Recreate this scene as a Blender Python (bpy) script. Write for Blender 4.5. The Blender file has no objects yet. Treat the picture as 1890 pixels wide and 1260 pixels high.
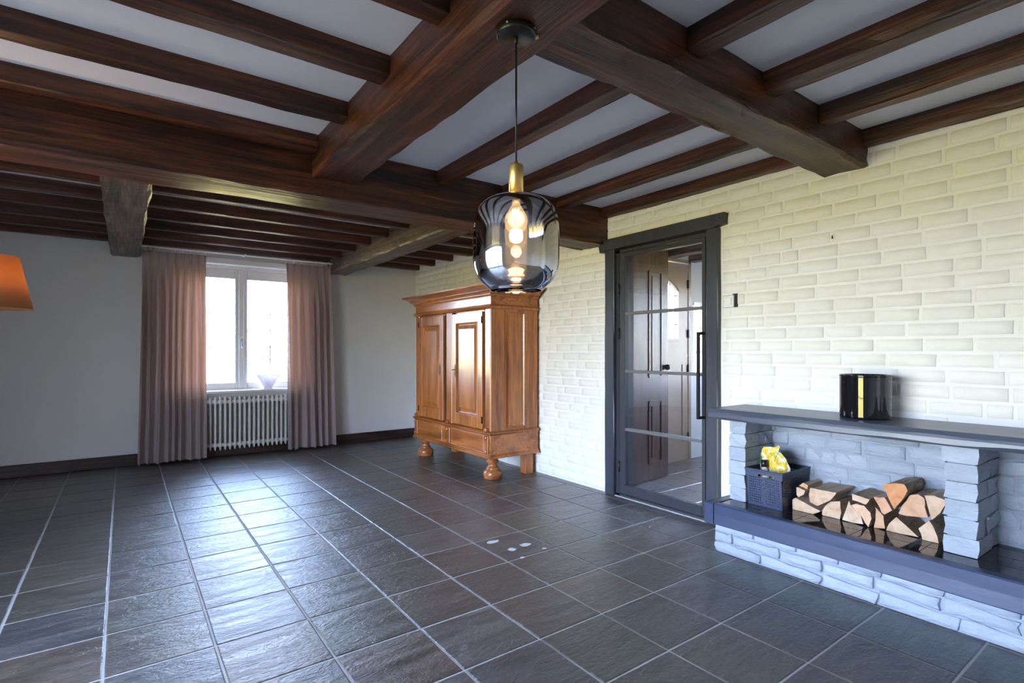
import bpy, bmesh, math, random
from mathutils import Vector, noise
random.seed(7)
S = bpy.context.scene
COL = S.collection
PI = math.pi

# ------------------------------------------------------------------ camera
cam = bpy.data.objects.new('camera', bpy.data.cameras.new('camera'))
COL.objects.link(cam)
cam.data.sensor_width = 36.0
cam.data.lens = 980.0 / 1890.0 * 36.0
cam.data.shift_y = 17.5 / 1890.0
cam.data.clip_start = 0.02
cam.location = (0, 0, 1.313)
cam.rotation_euler = (PI / 2, 0, -math.radians(36.2))
S.camera = cam

# ------------------------------------------------------------------ view, world, daylight
S.view_settings.view_transform = 'Standard'
S.view_settings.look = 'None'
S.view_settings.gamma = 1.0
S.view_settings.use_curve_mapping = False
S.view_settings.exposure = 0.2
SKY = 37.0
w = bpy.data.worlds.new('sky')
S.world = w
w.use_nodes = True
wn = w.node_tree
wn.nodes.clear()
tc = wn.nodes.new('ShaderNodeTexCoord')
sp = wn.nodes.new('ShaderNodeSeparateXYZ')
rp = wn.nodes.new('ShaderNodeValToRGB')
mp = wn.nodes.new('ShaderNodeMapRange')
bg = wn.nodes.new('ShaderNodeBackground')
wo = wn.nodes.new('ShaderNodeOutputWorld')
mp.inputs['From Min'].default_value = -1
mp.inputs['From Max'].default_value = 1
wn.links.new(tc.outputs['Generated'], sp.inputs[0])
wn.links.new(sp.outputs['Z'], mp.inputs['Value'])
wn.links.new(mp.outputs[0], rp.inputs[0])
wn.links.new(rp.outputs[0], bg.inputs[0])
wn.links.new(bg.outputs[0], wo.inputs[0])
e = rp.color_ramp.elements
e[0].position = 0.0; e[0].color = (0.05, 0.05, 0.055, 1)
e[1].position = 1.0; e[1].color = (0.40, 0.58, 1.0, 1)
for p, c in ((0.36, (0.06, 0.06, 0.06, 1)), (0.44, (0.34, 0.29, 0.10, 1)), (0.49, (0.53, 0.46, 0.175, 1)), (0.505, (0.74, 0.84, 1.02, 1)), (0.60, (0.64, 0.80, 1.15, 1)), (0.75, (0.50, 0.70, 1.12, 1))):
    x = e.new(p); x.color = c
bg.inputs[1].default_value = SKY


def portal(name, loc, rot, sx, sy):
    l = bpy.data.lights.new(name, 'AREA')
    l.shape = 'RECTANGLE'; l.size = sx; l.size_y = sy
    l.cycles.is_portal = True
    o = bpy.data.objects.new(name, l); COL.objects.link(o)
    o.location = loc; o.rotation_euler = rot


LW = -2.25      # left wall, inner face
RW = 3.64       # right wall, inner face
BW = 7.50       # back wall, inner face
NW = -2.30      # wall behind the camera
CZ = 2.63       # ceiling
portal('portal_left', (LW - 0.35, 2.02, 1.16), (0, -PI / 2, 0), 2.2, 3.2)
portal('portal_back', (1.23, BW + 0.4, 1.6), (-PI / 2, 0, 0), 1.5, 1.65)
portal('portal_hall_end', (6.95, 2.7, 1.5), (0, PI / 2, 0), 1.4, 1.5)
portal('portal_hall', (5.35, 4.2, 1.6), (-PI / 2, 0, 0), 1.2, 1.3)

# ------------------------------------------------------------------ materials


class Mat:
    def __init__(self, name, rough=0.5, color=(0.8, 0.8, 0.8), spec=0.5, metal=0.0, coat=0.0):
        self.m = bpy.data.materials.new(name)
        self.m.use_nodes = True
        self.t = self.m.node_tree
        self.b = self.t.nodes['Principled BSDF']
        self.b.inputs['Base Color'].default_value = (*color, 1)
        self.b.inputs['Roughness'].default_value = rough
        self.b.inputs['Specular IOR Level'].default_value = spec
        self.b.inputs['Metallic'].default_value = metal
        self.b.inputs['Coat Weight'].default_value = coat
        self.b.inputs['Coat Roughness'].default_value = 0.12

    def n(self, kind, **kw):
        x = self.t.nodes.new('ShaderNode' + kind)
        for k, v in kw.items():
            if k in x.inputs:
                x.inputs[k].default_value = v
            else:
                setattr(x, k, v)
        return x

    def l(self, a, b):
        self.t.links.new(a, b)

    def coords(self, scale, rnd=True):
        c = self.n('TexCoord')
        mpn = self.n('Mapping')
        mpn.inputs['Scale'].default_value = scale
        if rnd:
            oi = self.n('ObjectInfo')
            ml = self.n('Math', operation='MULTIPLY'); ml.inputs[1].default_value = 57.3
            self.l(oi.outputs['Random'], ml.inputs[0])
            ad = self.n('VectorMath', operation='ADD')
            self.l(c.outputs['Object'], ad.inputs[0]); self.l(ml.outputs[0], ad.inputs[1])
            self.l(ad.outputs[0], mpn.inputs['Vector'])
        else:
            self.l(c.outputs['Object'], mpn.inputs['Vector'])
        return mpn.outputs[0]

    def noise(self, vec, scale, detail=4, rough=0.55, dist=0.0):
        x = self.n('TexNoise')
        x.inputs['Scale'].default_value = scale
        x.inputs['Detail'].default_value = detail
        x.inputs['Roughness'].default_value = rough
        x.inputs['Distortion'].default_value = dist
        self.l(vec, x.inputs['Vector'])
        return x.outputs['Fac']

    def ramp(self, fac, stops):
        x = self.n('ValToRGB')
        el = x.color_ramp.elements
        el[0].position = stops[0][0]; el[0].color = (*stops[0][1], 1)
        el[1].position = stops[-1][0]; el[1].color = (*stops[-1][1], 1)
        for p, c in stops[1:-1]:
            q = el.new(p); q.color = (*c, 1)
        self.l(fac, x.inputs[0])
        return x.outputs[0]

    def mix(self, a, b, fac, mode='MIX'):
        x = self.n('Mix', data_type='RGBA', blend_type=mode)
        if isinstance(fac, float): x.inputs[0].default_value = fac
        else: self.l(fac, x.inputs[0])
        for s, v in ((6, a), (7, b)):
            if isinstance(v, tuple): x.inputs[s].default_value = (*v, 1)
            else: self.l(v, x.inputs[s])
        return x.outputs[2]

    def bump(self, h, dist, strength=1.0, prev=None):
        x = self.n('Bump')
        x.inputs['Distance'].default_value = dist
        x.inputs['Strength'].default_value = strength
        self.l(h, x.inputs['Height'])
        if prev is not None: self.l(prev, x.inputs['Normal'])
        self.l(x.outputs[0], self.b.inputs['Normal'])
        return x.outputs[0]

    def col(self, c): self.l(c, self.b.inputs['Base Color'])

    def rough(self, fac, lo, hi):
        x = self.n('MapRange')
        x.inputs['To Min'].default_value = lo; x.inputs['To Max'].default_value = hi
        self.l(fac, x.inputs['Value']); self.l(x.outputs[0], self.b.inputs['Roughness'])


def wood(name, dark, mid, light, rough=(0.35, 0.6), across=16, bump=0.003, axis=0, fine=1.0, coat=0.0):
    M = Mat(name, coat=coat)
    sc = [across, across, across]; sc[axis] = 1.1
    v = M.coords(tuple(sc))
    a = M.noise(v, 1.0, 5, 0.6, 0.7)
    sc2 = [across * 5, across * 5, across * 5]; sc2[axis] = 2.2
    v2 = M.coords(tuple(sc2))
    b = M.noise(v2, 1.0, 3, 0.6, 0.2)
    v3 = M.coords((2.0, 2.0, 2.0))
    c3 = M.noise(v3, 1.0, 3)
    c = M.ramp(a, [(0.32, dark), (0.5, mid), (0.70, light)])
    g = M.ramp(b, [(0.36, (0.45, 0.41, 0.39)), (0.58, (1.15, 1.15, 1.15))])
    c = M.mix(c, g, min(1.0, 0.85 * fine), 'MULTIPLY')
    g3 = M.ramp(c3, [(0.3, (0.75, 0.75, 0.75)), (0.7, (1.2, 1.2, 1.2))])
    c = M.mix(c, g3, 0.8, 'MULTIPLY')
    M.col(c)
    M.rough(a, rough[1], rough[0])
    p = M.bump(a, bump, 0.9)
    M.bump(b, bump * 0.35, 0.8, p)
    return M.m


m_beam = wood('dark_beam_wood', (0.010, 0.004, 0.0025), (0.062, 0.0175, 0.0062), (0.150, 0.043, 0.0145), (0.34, 0.56), 15, 0.008, 0, 1.15)
m_rafter = wood('rafter_wood', (0.013, 0.005, 0.003), (0.066, 0.0195, 0.0070), (0.150, 0.045, 0.0155), (0.34, 0.56), 15, 0.006, 0, 1.15)
m_greybeam = wood('glare_grey_beam_wood', (0.035, 0.021, 0.014), (0.12, 0.080, 0.055), (0.23, 0.165, 0.11), (0.34, 0.55), 15, 0.006)  # grey tone paints glare into the wood of the two far beams
m_oak = wood('oak_upright', (0.22, 0.066, 0.014), (0.40, 0.130, 0.028), (0.52, 0.195, 0.046), (0.22, 0.36), 12, 0.0006, axis=2, fine=0.5, coat=0.35)
m_oakh = wood('oak_level', (0.22, 0.066, 0.014), (0.40, 0.130, 0.028), (0.52, 0.195, 0.046), (0.22, 0.36), 12, 0.0006, axis=1, fine=0.5, coat=0.35)
m_oakx = wood('oak_cross', (0.22, 0.068, 0.018), (0.38, 0.130, 0.034), (0.50, 0.190, 0.055), (0.24, 0.38), 12, 0.0006, axis=0, fine=0.5, coat=0.3)
m_hallwood = wood('hall_door_wood', (0.022, 0.009, 0.005), (0.075, 0.028, 0.013), (0.13, 0.052, 0.024), (0.32, 0.5), 8, 0.001, axis=2)
m_base = wood('skirting_wood', (0.018, 0.009, 0.007), (0.045, 0.022, 0.015), (0.07, 0.035, 0.024), (0.35, 0.5), 8, 0.001)


def paint_timber(name, c, rough, axis=1, dist=0.003):
    M = Mat(name, rough, c)
    sc = [14, 14, 14]; sc[axis] = 2.0
    a = M.noise(M.coords(tuple(sc), False), 1.0, 4)
    M.col(M.ramp(a, [(0.3, tuple(x * 0.85 for x in c)), (0.7, tuple(x * 1.2 for x in c))]))
    M.bump(a, dist, 0.7)
    return M.m


m_slatepaint = paint_timber('slate_blue_timber', (0.036, 0.050, 0.100), 0.38)
m_mantelpaint = paint_timber('mantel_timber', (0.074, 0.084, 0.116), 0.34)
m_jamb = paint_timber('anthracite_timber', (0.038, 0.042, 0.056), 0.42, 2)
m_steel = Mat('dark_steel', 0.42, (0.034, 0.036, 0.044), 0.5).m
m_steelbar = Mat('steel_bar', 0.40, (0.13, 0.125, 0.13), 0.5).m
m_black = Mat('black_metal', 0.35, (0.012, 0.012, 0.012)).m
m_brass = Mat('brushed_brass', 0.42, (0.78, 0.56, 0.20), metal=1.0).m
m_gold = Mat('brass_hook', 0.35, (0.7, 0.5, 0.22), metal=1.0).m
m_iron = Mat('dark_iron', 0.35, (0.05, 0.045, 0.04), metal=0.8).m
m_white = Mat('white_lacquer', 0.3, (0.90, 0.88, 0.83)).m
m_frame = Mat('window_lacquer', 0.35, (0.80, 0.77, 0.72)).m
m_chrome = Mat('chrome', 0.2, (0.7, 0.7, 0.72), metal=1.0).m
m_plastic = Mat('white_plastic', 0.35, (0.82, 0.82, 0.80)).m


def plaster(name, c, dist=0.0015, scale=60):
    M = Mat(name, 0.85, c, 0.3)
    v = M.coords((1, 1, 1), False)
    a = M.noise(v, scale, 4)
    b = M.noise(v, 1.3, 3)
    M.col(M.ramp(b, [(0.3, tuple(x * 0.96 for x in c)), (0.7, tuple(min(1, x * 1.03) for x in c))]))
    p = M.bump(a, dist, 0.6)
    M.bump(b, 0.02, 0.25, p)
    return M.m


m_ceil = plaster('white_ceiling', (0.72, 0.71, 0.72), 0.0008, 40)
m_wall = plaster('plaster_wall', (0.74, 0.725, 0.71), 0.003, 45)
m_wallwhite = plaster('white_wall', (0.74, 0.73, 0.71), 0.002, 45)
m_out = plaster('outside_render', (0.7, 0.68, 0.62), 0.002, 20)


def masonry(name, c1, c2, dist, scale=1.0, rough=0.7):
    M = Mat(name, rough, c1, 0.35)
    v = M.coords((16 * scale, 10 * scale, 26 * scale))
    a = M.noise(v, 1.0, 5, 0.6, 0.5)
    oi = M.n('ObjectInfo')
    r = M.ramp(oi.outputs['Random'], [(0.0, c1), (1.0, c2)])
    g = M.ramp(a, [(0.3, (0.965, 0.96, 0.95)), (0.7, (1.02, 1.02, 1.02))])
    M.col(M.mix(r, g, 1.0, 'MULTIPLY'))
    M.bump(a, dist, 0.8)
    return M.m


m_brick = masonry('painted_brick', (0.85, 0.835, 0.78), (0.875, 0.865, 0.82), 0.0022)
m_mortar = plaster('painted_mortar', (0.86, 0.85, 0.82), 0.003, 30)
m_stone = masonry('painted_stone', (0.33, 0.375, 0.44), (0.42, 0.465, 0.53), 0.022, 1.0, 0.55)
m_stonejoint = plaster('painted_joint', (0.31, 0.35, 0.41), 0.004, 30)


def slate(name, tints, bumpd=0.010, rough=(0.26, 0.48)):
    M = Mat(name, 0.4, (0.1, 0.1, 0.1), 0.95)
    oi = M.n('ObjectInfo')
    base = M.ramp(oi.outputs['Random'], tints)
    v = M.coords((2.4, 11, 8))
    a = M.noise(v, 1.0, 7, 0.68, 1.4)
    b = M.noise(M.coords((2.2, 4.2, 3.0)), 1.0, 5, 0.6, 2.2)
    c = M.noise(M.coords((35, 70, 40)), 1.0, 3, 0.6)
    d = M.noise(M.coords((5, 5, 5)), 1.0, 2)
    g = M.ramp(a, [(0.30, (0.45, 0.45, 0.46)), (0.52, (1.0, 1.0, 1.0)), (0.72, (1.75, 1.70, 1.62))])
    k = M.mix(base, g, 0.95, 'MULTIPLY')
    k = M.mix(k, M.ramp(c, [(0.35, (0.72, 0.72, 0.72)), (0.65, (1.25, 1.25, 1.25))]), 0.8, 'MULTIPLY')
    veins = M.ramp(b, [(0.490, (0, 0, 0)), (0.5, (1, 1, 1)), (0.510, (0, 0, 0))])
    vm = M.ramp(d, [(0.56, (0, 0, 0)), (0.70, (0.45, 0.45, 0.45))])
    vf = M.mix(veins, vm, 1.0, 'MULTIPLY')
    k = M.mix(k, (0.36, 0.36, 0.35), vf)
    M.b.inputs['Coat Weight'].default_value = 0.45; M.b.inputs['Coat Roughness'].default_value = 0.34
    M.col(k)
    M.rough(a, rough[0], rough[1])
    # cleft steps: terraces of the layered stone
    st = M.ramp(b, [(0.36, (0, 0, 0)), (0.38, (.25, .25, .25)), (0.47, (.3, .3, .3)), (0.485, (.6, .6, .6)), (0.58, (.65, .65, .65)), (0.60, (1, 1, 1))])
    p = M.bump(st, bumpd * 0.35, 0.8)
    p = M.bump(a, bumpd, 0.8, p)
    p = M.bump(c, bumpd * 0.42, 0.9, p)
    M.l(p, M.b.inputs['Coat Normal'])
    return M.m


m_slate = slate('slate_tile', [(0.0, (0.050, 0.045, 0.041)), (0.15, (0.080, 0.067, 0.052)), (0.3, (0.042, 0.040, 0.041)), (0.42, (0.088, 0.062, 0.049)), (0.55, (0.056, 0.050, 0.043)),
                               (0.7, (0.068, 0.063, 0.049)), (0.85, (0.048, 0.050, 0.061)), (1.0, (0.098, 0.085, 0.072))])
m_halltile = slate('hall_slate_tile', [(0.0, (0.10, 0.075, 0.062)), (0.5, (0.13, 0.085, 0.07)), (1.0, (0.08, 0.075, 0.075))], 0.004, (0.2, 0.4))
m_grout = plaster('grout', (0.44, 0.425, 0.415), 0.002, 80)
m_glaze = Mat('glazed_tile', 0.07, (0.012, 0.013, 0.018), 0.6).m
m_glazegrout = Mat('tile_joint', 0.6, (0.42, 0.38, 0.34)).m


def glass(name, tint=(1, 1, 1), base=0.02, gain=1.0, rough=0.0, gloss=(1, 1, 1)):
    m = bpy.data.materials.new(name); m.use_nodes = True
    t = m.node_tree; t.nodes.clear()
    o = t.nodes.new('ShaderNodeOutputMaterial'); mx = t.nodes.new('ShaderNodeMixShader')
    tr = t.nodes.new('ShaderNodeBsdfTransparent'); gl = t.nodes.new('ShaderNodeBsdfGlossy')
    fr = t.nodes.new('ShaderNodeFresnel'); ma = t.nodes.new('ShaderNodeMath')
    fr.inputs['IOR'].default_value = 1.45
    ma.operation = 'MULTIPLY_ADD'; ma.inputs[1].default_value = gain; ma.inputs[2].default_value = base; ma.use_clamp = True
    tr.inputs['Color'].default_value = (*tint, 1)
    gl.inputs['Color'].default_value = (*gloss, 1); gl.inputs['Roughness'].default_value = rough
    t.links.new(fr.outputs[0], ma.inputs[0]); t.links.new(ma.outputs[0], mx.inputs[0])
    t.links.new(tr.outputs[0], mx.inputs[1]); t.links.new(gl.outputs[0], mx.inputs[2]); t.links.new(mx.outputs[0], o.inputs[0])
    return m


m_pane = glass('window_glass', (0.97, 0.98, 0.98), 0.0, 0.7)
m_doorglass = glass('door_glass', (0.94, 0.945, 0.95), 0.0, 0.55)
m_smoke = glass('smoked_mirror_glass', (0.95, 0.93, 0.91), 0.38, 0.9, 0.0, (0.94, 0.94, 0.97))
m_bulbglass = None


def emis(name, c, s):
    m = bpy.data.materials.new(name); m.use_nodes = True
    t = m.node_tree; t.nodes.clear()
    o = t.nodes.new('ShaderNodeOutputMaterial'); em = t.nodes.new('ShaderNodeEmission')
    em.inputs[0].default_value = (*c, 1); em.inputs[1].default_value = s
    t.links.new(em.outputs[0], o.inputs[0])
    return m


def lit_glass(name, c, s_, f):
    m = bpy.data.materials.new(name); m.use_nodes = True
    t = m.node_tree; t.nodes.clear()
    o = t.nodes.new('ShaderNodeOutputMaterial'); em = t.nodes.new('ShaderNodeEmission'); tr = t.nodes.new('ShaderNodeBsdfTransparent'); mx = t.nodes.new('ShaderNodeMixShader')
    em.inputs[0].default_value = (*c, 1); em.inputs[1].default_value = s_; mx.inputs[0].default_value = f
    t.links.new(tr.outputs[0], mx.inputs[1]); t.links.new(em.outputs[0], mx.inputs[2]); t.links.new(mx.outputs[0], o.inputs[0])
    return m


m_bulbglass = lit_glass('lit_bulb_glass', (1.0, 0.62, 0.26), 3.0, 0.35)
m_filament = emis('filament', (1.0, 0.55, 0.18), 90)
m_bulbglow = emis('shade_bulb', (1.0, 0.70, 0.38), 20)


def cloth(name, c, tc_, fac, weave=220):
    m = bpy.data.materials.new(name); m.use_nodes = True
    t = m.node_tree; t.nodes.clear()
    o = t.nodes.new('ShaderNodeOutputMaterial'); mx = t.nodes.new('ShaderNodeMixShader')
    d = t.nodes.new('ShaderNodeBsdfDiffuse'); tr = t.nodes.new('ShaderNodeBsdfTranslucent')
    tcx = t.nodes.new('ShaderNodeTexCoord'); nz = t.nodes.new('ShaderNodeTexNoise'); mp_ = t.nodes.new('ShaderNodeMapping')
    mp_.inputs['Scale'].default_value = (1, 1, 0.15)
    nz.inputs['Scale'].default_value = weave; nz.inputs['Detail'].default_value = 2
    bp = t.nodes.new('ShaderNodeBump'); bp.inputs['Distance'].default_value = 0.001; bp.inputs['Strength'].default_value = 0.5
    t.links.new(tcx.outputs['Object'], mp_.inputs[0]); t.links.new(mp_.outputs[0], nz.inputs['Vector'])
    t.links.new(nz.outputs['Fac'], bp.inputs['Height']); t.links.new(bp.outputs[0], d.inputs['Normal'])
    d.inputs['Color'].default_value = (*c, 1); tr.inputs['Color'].default_value = (*tc_, 1)
    mx.inputs[0].default_value = fac
    t.links.new(d.outputs[0], mx.inputs[1]); t.links.new(tr.outputs[0], mx.inputs[2]); t.links.new(mx.outputs[0], o.inputs[0])
    return m


m_curtain = cloth('mauve_curtain', (0.45, 0.375, 0.37), (0.40, 0.19, 0.11), 0.15)
m_shade = cloth('orange_shade', (0.30, 0.17, 0.10), (0.42, 0.235, 0.115), 0.5)
m_ceramic = cloth('white_ceramic', (0.86, 0.82, 0.82), (0.86, 0.80, 0.82), 0.42, 5)
m_basket = Mat('navy_plastic', 0.4, (0.035, 0.048, 0.095)).m
m_jar = Mat('black_glass', 0.03, (0.004, 0.004, 0.006), 0.9).m
m_amber = Mat('amber_bottle', 0.1, (0.30, 0.09, 0.01)).m
m_cap = Mat('black_cap', 0.4, (0.01, 0.01, 0.012)).m

M = Mat('log_end', 0.8, (0.6, 0.4, 0.25), 0.2)
v = M.coords((3, 10, 10)); a_ = M.noise(v, 1.6, 5, 0.6, 1.0)
b_ = M.noise(M.coords((1, 1, 1)), 9, 3)
k_ = M.ramp(a_, [(0.25, (0.46, 0.26, 0.16)), (0.45, (0.60, 0.42, 0.29)), (0.72, (0.68, 0.53, 0.39))])
oi_ = M.n('ObjectInfo')
k_ = M.mix(k_, M.ramp(oi_.outputs['Random'], [(0, (1.05, 0.80, 0.68)), (0.5, (1.0, 1.0, 1.0)), (1, (1.05, 1.04, 1.02))]), 1.0, 'MULTIPLY')
k_ = M.mix(k_, M.ramp(b_, [(0.35, (0.88, 0.78, 0.70)), (0.6, (1, 1, 1))]), 0.6, 'MULTIPLY')
M.col(k_); M.bump(a_, 0.004, 0.8); m_logend = M.m
m_logs = [m_logend]
for nm_, tint in (('orange_log_end', (1.0, .66, .44)), ('pale_log_end', (1.1, 1.16, 1.2)), ('pink_log_end', (1.0, .86, .78))):
    q_ = m_logend.copy(); q_.name = nm_; nt_ = q_.node_tree; bs_ = nt_.nodes['Principled BSDF']
    src = bs_.inputs['Base Color'].links[0].from_socket; mm_ = nt_.nodes.new('ShaderNodeMix'); mm_.data_type = 'RGBA'; mm_.blend_type = 'MULTIPLY'
    mm_.inputs[0].default_value = 1; nt_.links.new(src, mm_.inputs[6]); mm_.inputs[7].default_value = (*tint, 1); nt_.links.new(mm_.outputs[2], bs_.inputs['Base Color'])
    m_logs.append(q_)
M = Mat('log_side', 0.85, (0.3, 0.2, 0.13), 0.2)
v = M.coords((2.5, 30, 30)); a_ = M.noise(v, 1.0, 5, 0.6, 0.6)
M.col(M.ramp(a_, [(0.3, (0.34, 0.235, 0.165)), (0.5, (0.56, 0.43, 0.32)), (0.72, (0.68, 0.54, 0.41))]))
M.bump(a_, 0.006, 0.9); m_logside = M.m
M = Mat('log_bark', 0.9, (0.1, 0.07, 0.05), 0.2)
v = M.coords((6, 26, 26)); a_ = M.noise(v, 1.0, 5, 0.7, 1.2)
M.col(M.ramp(a_, [(0.3, (0.15, 0.10, 0.07)), (0.48, (0.42, 0.31, 0.22)), (0.75, (0.60, 0.46, 0.34))]))
M.bump(a_, 0.012, 1.0); m_bark = M.m
M = Mat('yellow_bag', 0.3, (0.85, 0.62, 0.05), 0.5)
v = M.coords((1, 1, 1), False); a_ = M.noise(v, 14, 3, 0.6, 1.5); b_ = M.noise(v, 9, 2, 0.5, 0.6)
k_ = M.ramp(a_, [(0.38, (0.72, 0.42, 0.03)), (0.46, (0.80, 0.60, 0.07)), (0.53, (0.80, 0.62, 0.08)), (0.55, (0.80, 0.80, 0.78))])
k_ = M.mix(k_, (0.08, 0.24, 0.09), M.ramp(b_, [(0.55, (0, 0, 0)), (0.58, (1, 1, 1))]))
M.col(k_); M.bump(M.noise(v, 30, 3, 0.6, 1.0), 0.008, 0.8); m_bag = M.m
M = Mat('leaf_green', 0.6, (0.16, 0.28, 0.07), 0.3); m_leaf = M.m
m_twig = Mat('twig_brown', 0.8, (0.12, 0.08, 0.05)).m
m_smudge = Mat('plaster_smudge', 0.8, (0.62, 0.62, 0.62)).m

# ------------------------------------------------------------------ object helpers
WLOC = {}


def tag(o, label=None, cat=None, group=None, kind=None):
    if label: o['label'] = label
    if cat: o['category'] = cat
    if group: o['group'] = group
    if kind: o['kind'] = kind
    return o


def empty(name, loc, label=None, cat=None, group=None, kind=None, parent=None):
    o = bpy.data.objects.new(name, None); COL.objects.link(o)
    o.empty_display_size = 0.05
    p = WLOC[parent.name] if parent else Vector((0, 0, 0))
    o.location = Vector(loc) - p
    if parent: o.parent = parent
    WLOC[o.name] = Vector(loc)
    return tag(o, label, cat, group, kind)


def link(name, me, loc, parent=None, rot=(0, 0, 0)):
    o = bpy.data.objects.new(name, me); COL.objects.link(o)
    p = WLOC[parent.name] if parent else Vector((0, 0, 0))
    o.location = Vector(loc) - p
    o.rotation_euler = rot
    if parent: o.parent = parent
    WLOC[o.name] = Vector(loc)
    return o


class G:
    """collects geometry in world coordinates"""
    def __init__(self):
        self.v = []; self.f = []; self.mi = []; self.sm = []

    def add(self, vs, fs, mi=0, sm=False):
        b = len(self.v)
        self.v += [tuple(x) for x in vs]
        for f in fs:
            self.f.append(tuple(i + b for i in f)); self.mi.append(mi); self.sm.append(sm)
        return self

    def box(self, x0, x1, y0, y1, z0, z1, mi=0, c=0.0):
        if c <= 0:
            vs = [(x, y, z) for x in (x0, x1) for y in (y0, y1) for z in (z0, z1)]
            fs = [(0, 1, 3, 2), (4, 6, 7, 5), (0, 4, 5, 1), (2, 3, 7, 6), (0, 2, 6, 4), (1, 5, 7, 3)]
            return self.add(vs, fs, mi)
        bm = bmesh.new()
        bmesh.ops.create_cube(bm, size=1)
        for q in bm.verts:
            q.co = Vector(((x0 + x1) / 2 + q.co.x * (x1 - x0), (y0 + y1) / 2 + q.co.y * (y1 - y0), (z0 + z1) / 2 + q.co.z * (z1 - z0)))
        bmesh.ops.bevel(bm, geom=bm.edges[:], offset=c, segments=1, affect='EDGES', profile=0.5)
        bm.verts.index_update()
        self.add([q.co for q in bm.verts], [[q.index for q in f.verts] for f in bm.faces], mi)
        bm.free()
        return self

    def tube(self, pts, r, n=10, mi=0, caps=True, sm=True):
        pts = [Vector(p) for p in pts]
        rs = r if isinstance(r, (list, tuple)) else [r] * len(pts)
        vs = []; fs = []
        for i, p in enumerate(pts):
            d = (pts[min(i + 1, len(pts) - 1)] - pts[max(i - 1, 0)]).normalized()
            up = Vector((0, 0, 1)) if abs(d.z) < 0.9 else Vector((0, 1, 0))
            a = d.cross(up).normalized(); b = d.cross(a)
            for k in range(n):
                t = 2 * PI * k / n
                vs.append(p + (a * math.cos(t) + b * math.sin(t)) * rs[i])
        for i in range(len(pts) - 1):
            for k in range(n):
                fs.append((i * n + k, i * n + (k + 1) % n, (i + 1) * n + (k + 1) % n, (i + 1) * n + k))
        self.add(vs, fs, mi, sm)
        if caps:
            self.add(vs[:n], [tuple(range(n))[::-1]], mi)
            self.add(vs[-n:], [tuple(range(n))], mi)
        return self

    def lathe(self, cx, cy, prof, n=32, mi=0, sm=True, mod=None):
        vs = []; fs = []
        for (r, z) in prof:
            for k in range(n):
                t = 2 * PI * k / n
                rr = r * (mod(t, z) if mod else 1)
                vs.append((cx + rr * math.cos(t), cy + rr * math.sin(t), z))
        m = len(prof)
        for i in range(m - 1):
            for k in range(n):
                fs.append((i * n + k, i * n + (k + 1) % n, (i + 1) * n + (k + 1) % n, (i + 1) * n + k))
        self.add(vs, fs, mi, sm)
        if prof[0][0] > 1e-4: self.add(vs[:n], [tuple(range(n))[::-1]], mi)
        if prof[-1][0] > 1e-4: self.add(vs[-n:], [tuple(range(n))], mi)
        return self

    def prism(self, poly, axis, a, b, mi=0):
        """poly in the two other axes, extruded along axis from a to b"""
        n = len(poly); vs = []
        for t in (a, b):
            for p in poly:
                q = list(p); q.insert(axis, t); vs.append(tuple(q))
        fs = [tuple(range(n))[::-1], tuple(range(n, 2 * n))]
        for i in range(n):
            j = (i + 1) % n
            fs.append((i, j, n + j, n + i))
        return self.add(vs, fs, mi)

    def mesh(self, name, mats, o):
        me = bpy.data.meshes.new(name)
        me.from_pydata([(x - o[0], y - o[1], z - o[2]) for x, y, z in self.v], [], self.f)
        mats = mats if isinstance(mats, (list, tuple)) else [mats]
        for m in mats: me.materials.append(m)
        me.polygons.foreach_set('material_index', self.mi)
        me.polygons.foreach_set('use_smooth', self.sm)
        me.validate(); me.update()
        bm = bmesh.new(); bm.from_mesh(me)
        bmesh.ops.remove_doubles(bm, verts=bm.verts, dist=1e-5)
        bmesh.ops.recalc_face_normals(bm, faces=bm.faces)
        bm.to_mesh(me); bm.free()
        return me

    def build(self, name, mats, parent=None, o=None):
        if o is None:
            lo = [min(v[i] for v in self.v) for i in range(3)]; hi = [max(v[i] for v in self.v) for i in range(3)]
            o = [(lo[i] + hi[i]) / 2 for i in range(3)]
        return link(name, self.mesh(name, mats, o), o, parent)


def box(name, mat, x0, x1, y0, y1, z0, z1, parent=None, c=0.0):
    return G().box(x0, x1, y0, y1, z0, z1, 0, c).build(name, mat, parent)


def nz(x, y, z, s=1.0):
    return noise.noise(Vector((x * s, y * s, z * s)))


# ------------------------------------------------------------------ floor
TX0, TY0, TPX, TPY = 1.5326, 1.8801, 0.4, 0.4047
floor = G().box(LW - 0.3, RW + 0.25, NW - 0.3, BW + 0.3, -0.12, -0.003).build('floor', m_grout)
tag(floor, 'floor of dark slate tiles with pale grout joints', kind='structure')


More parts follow.
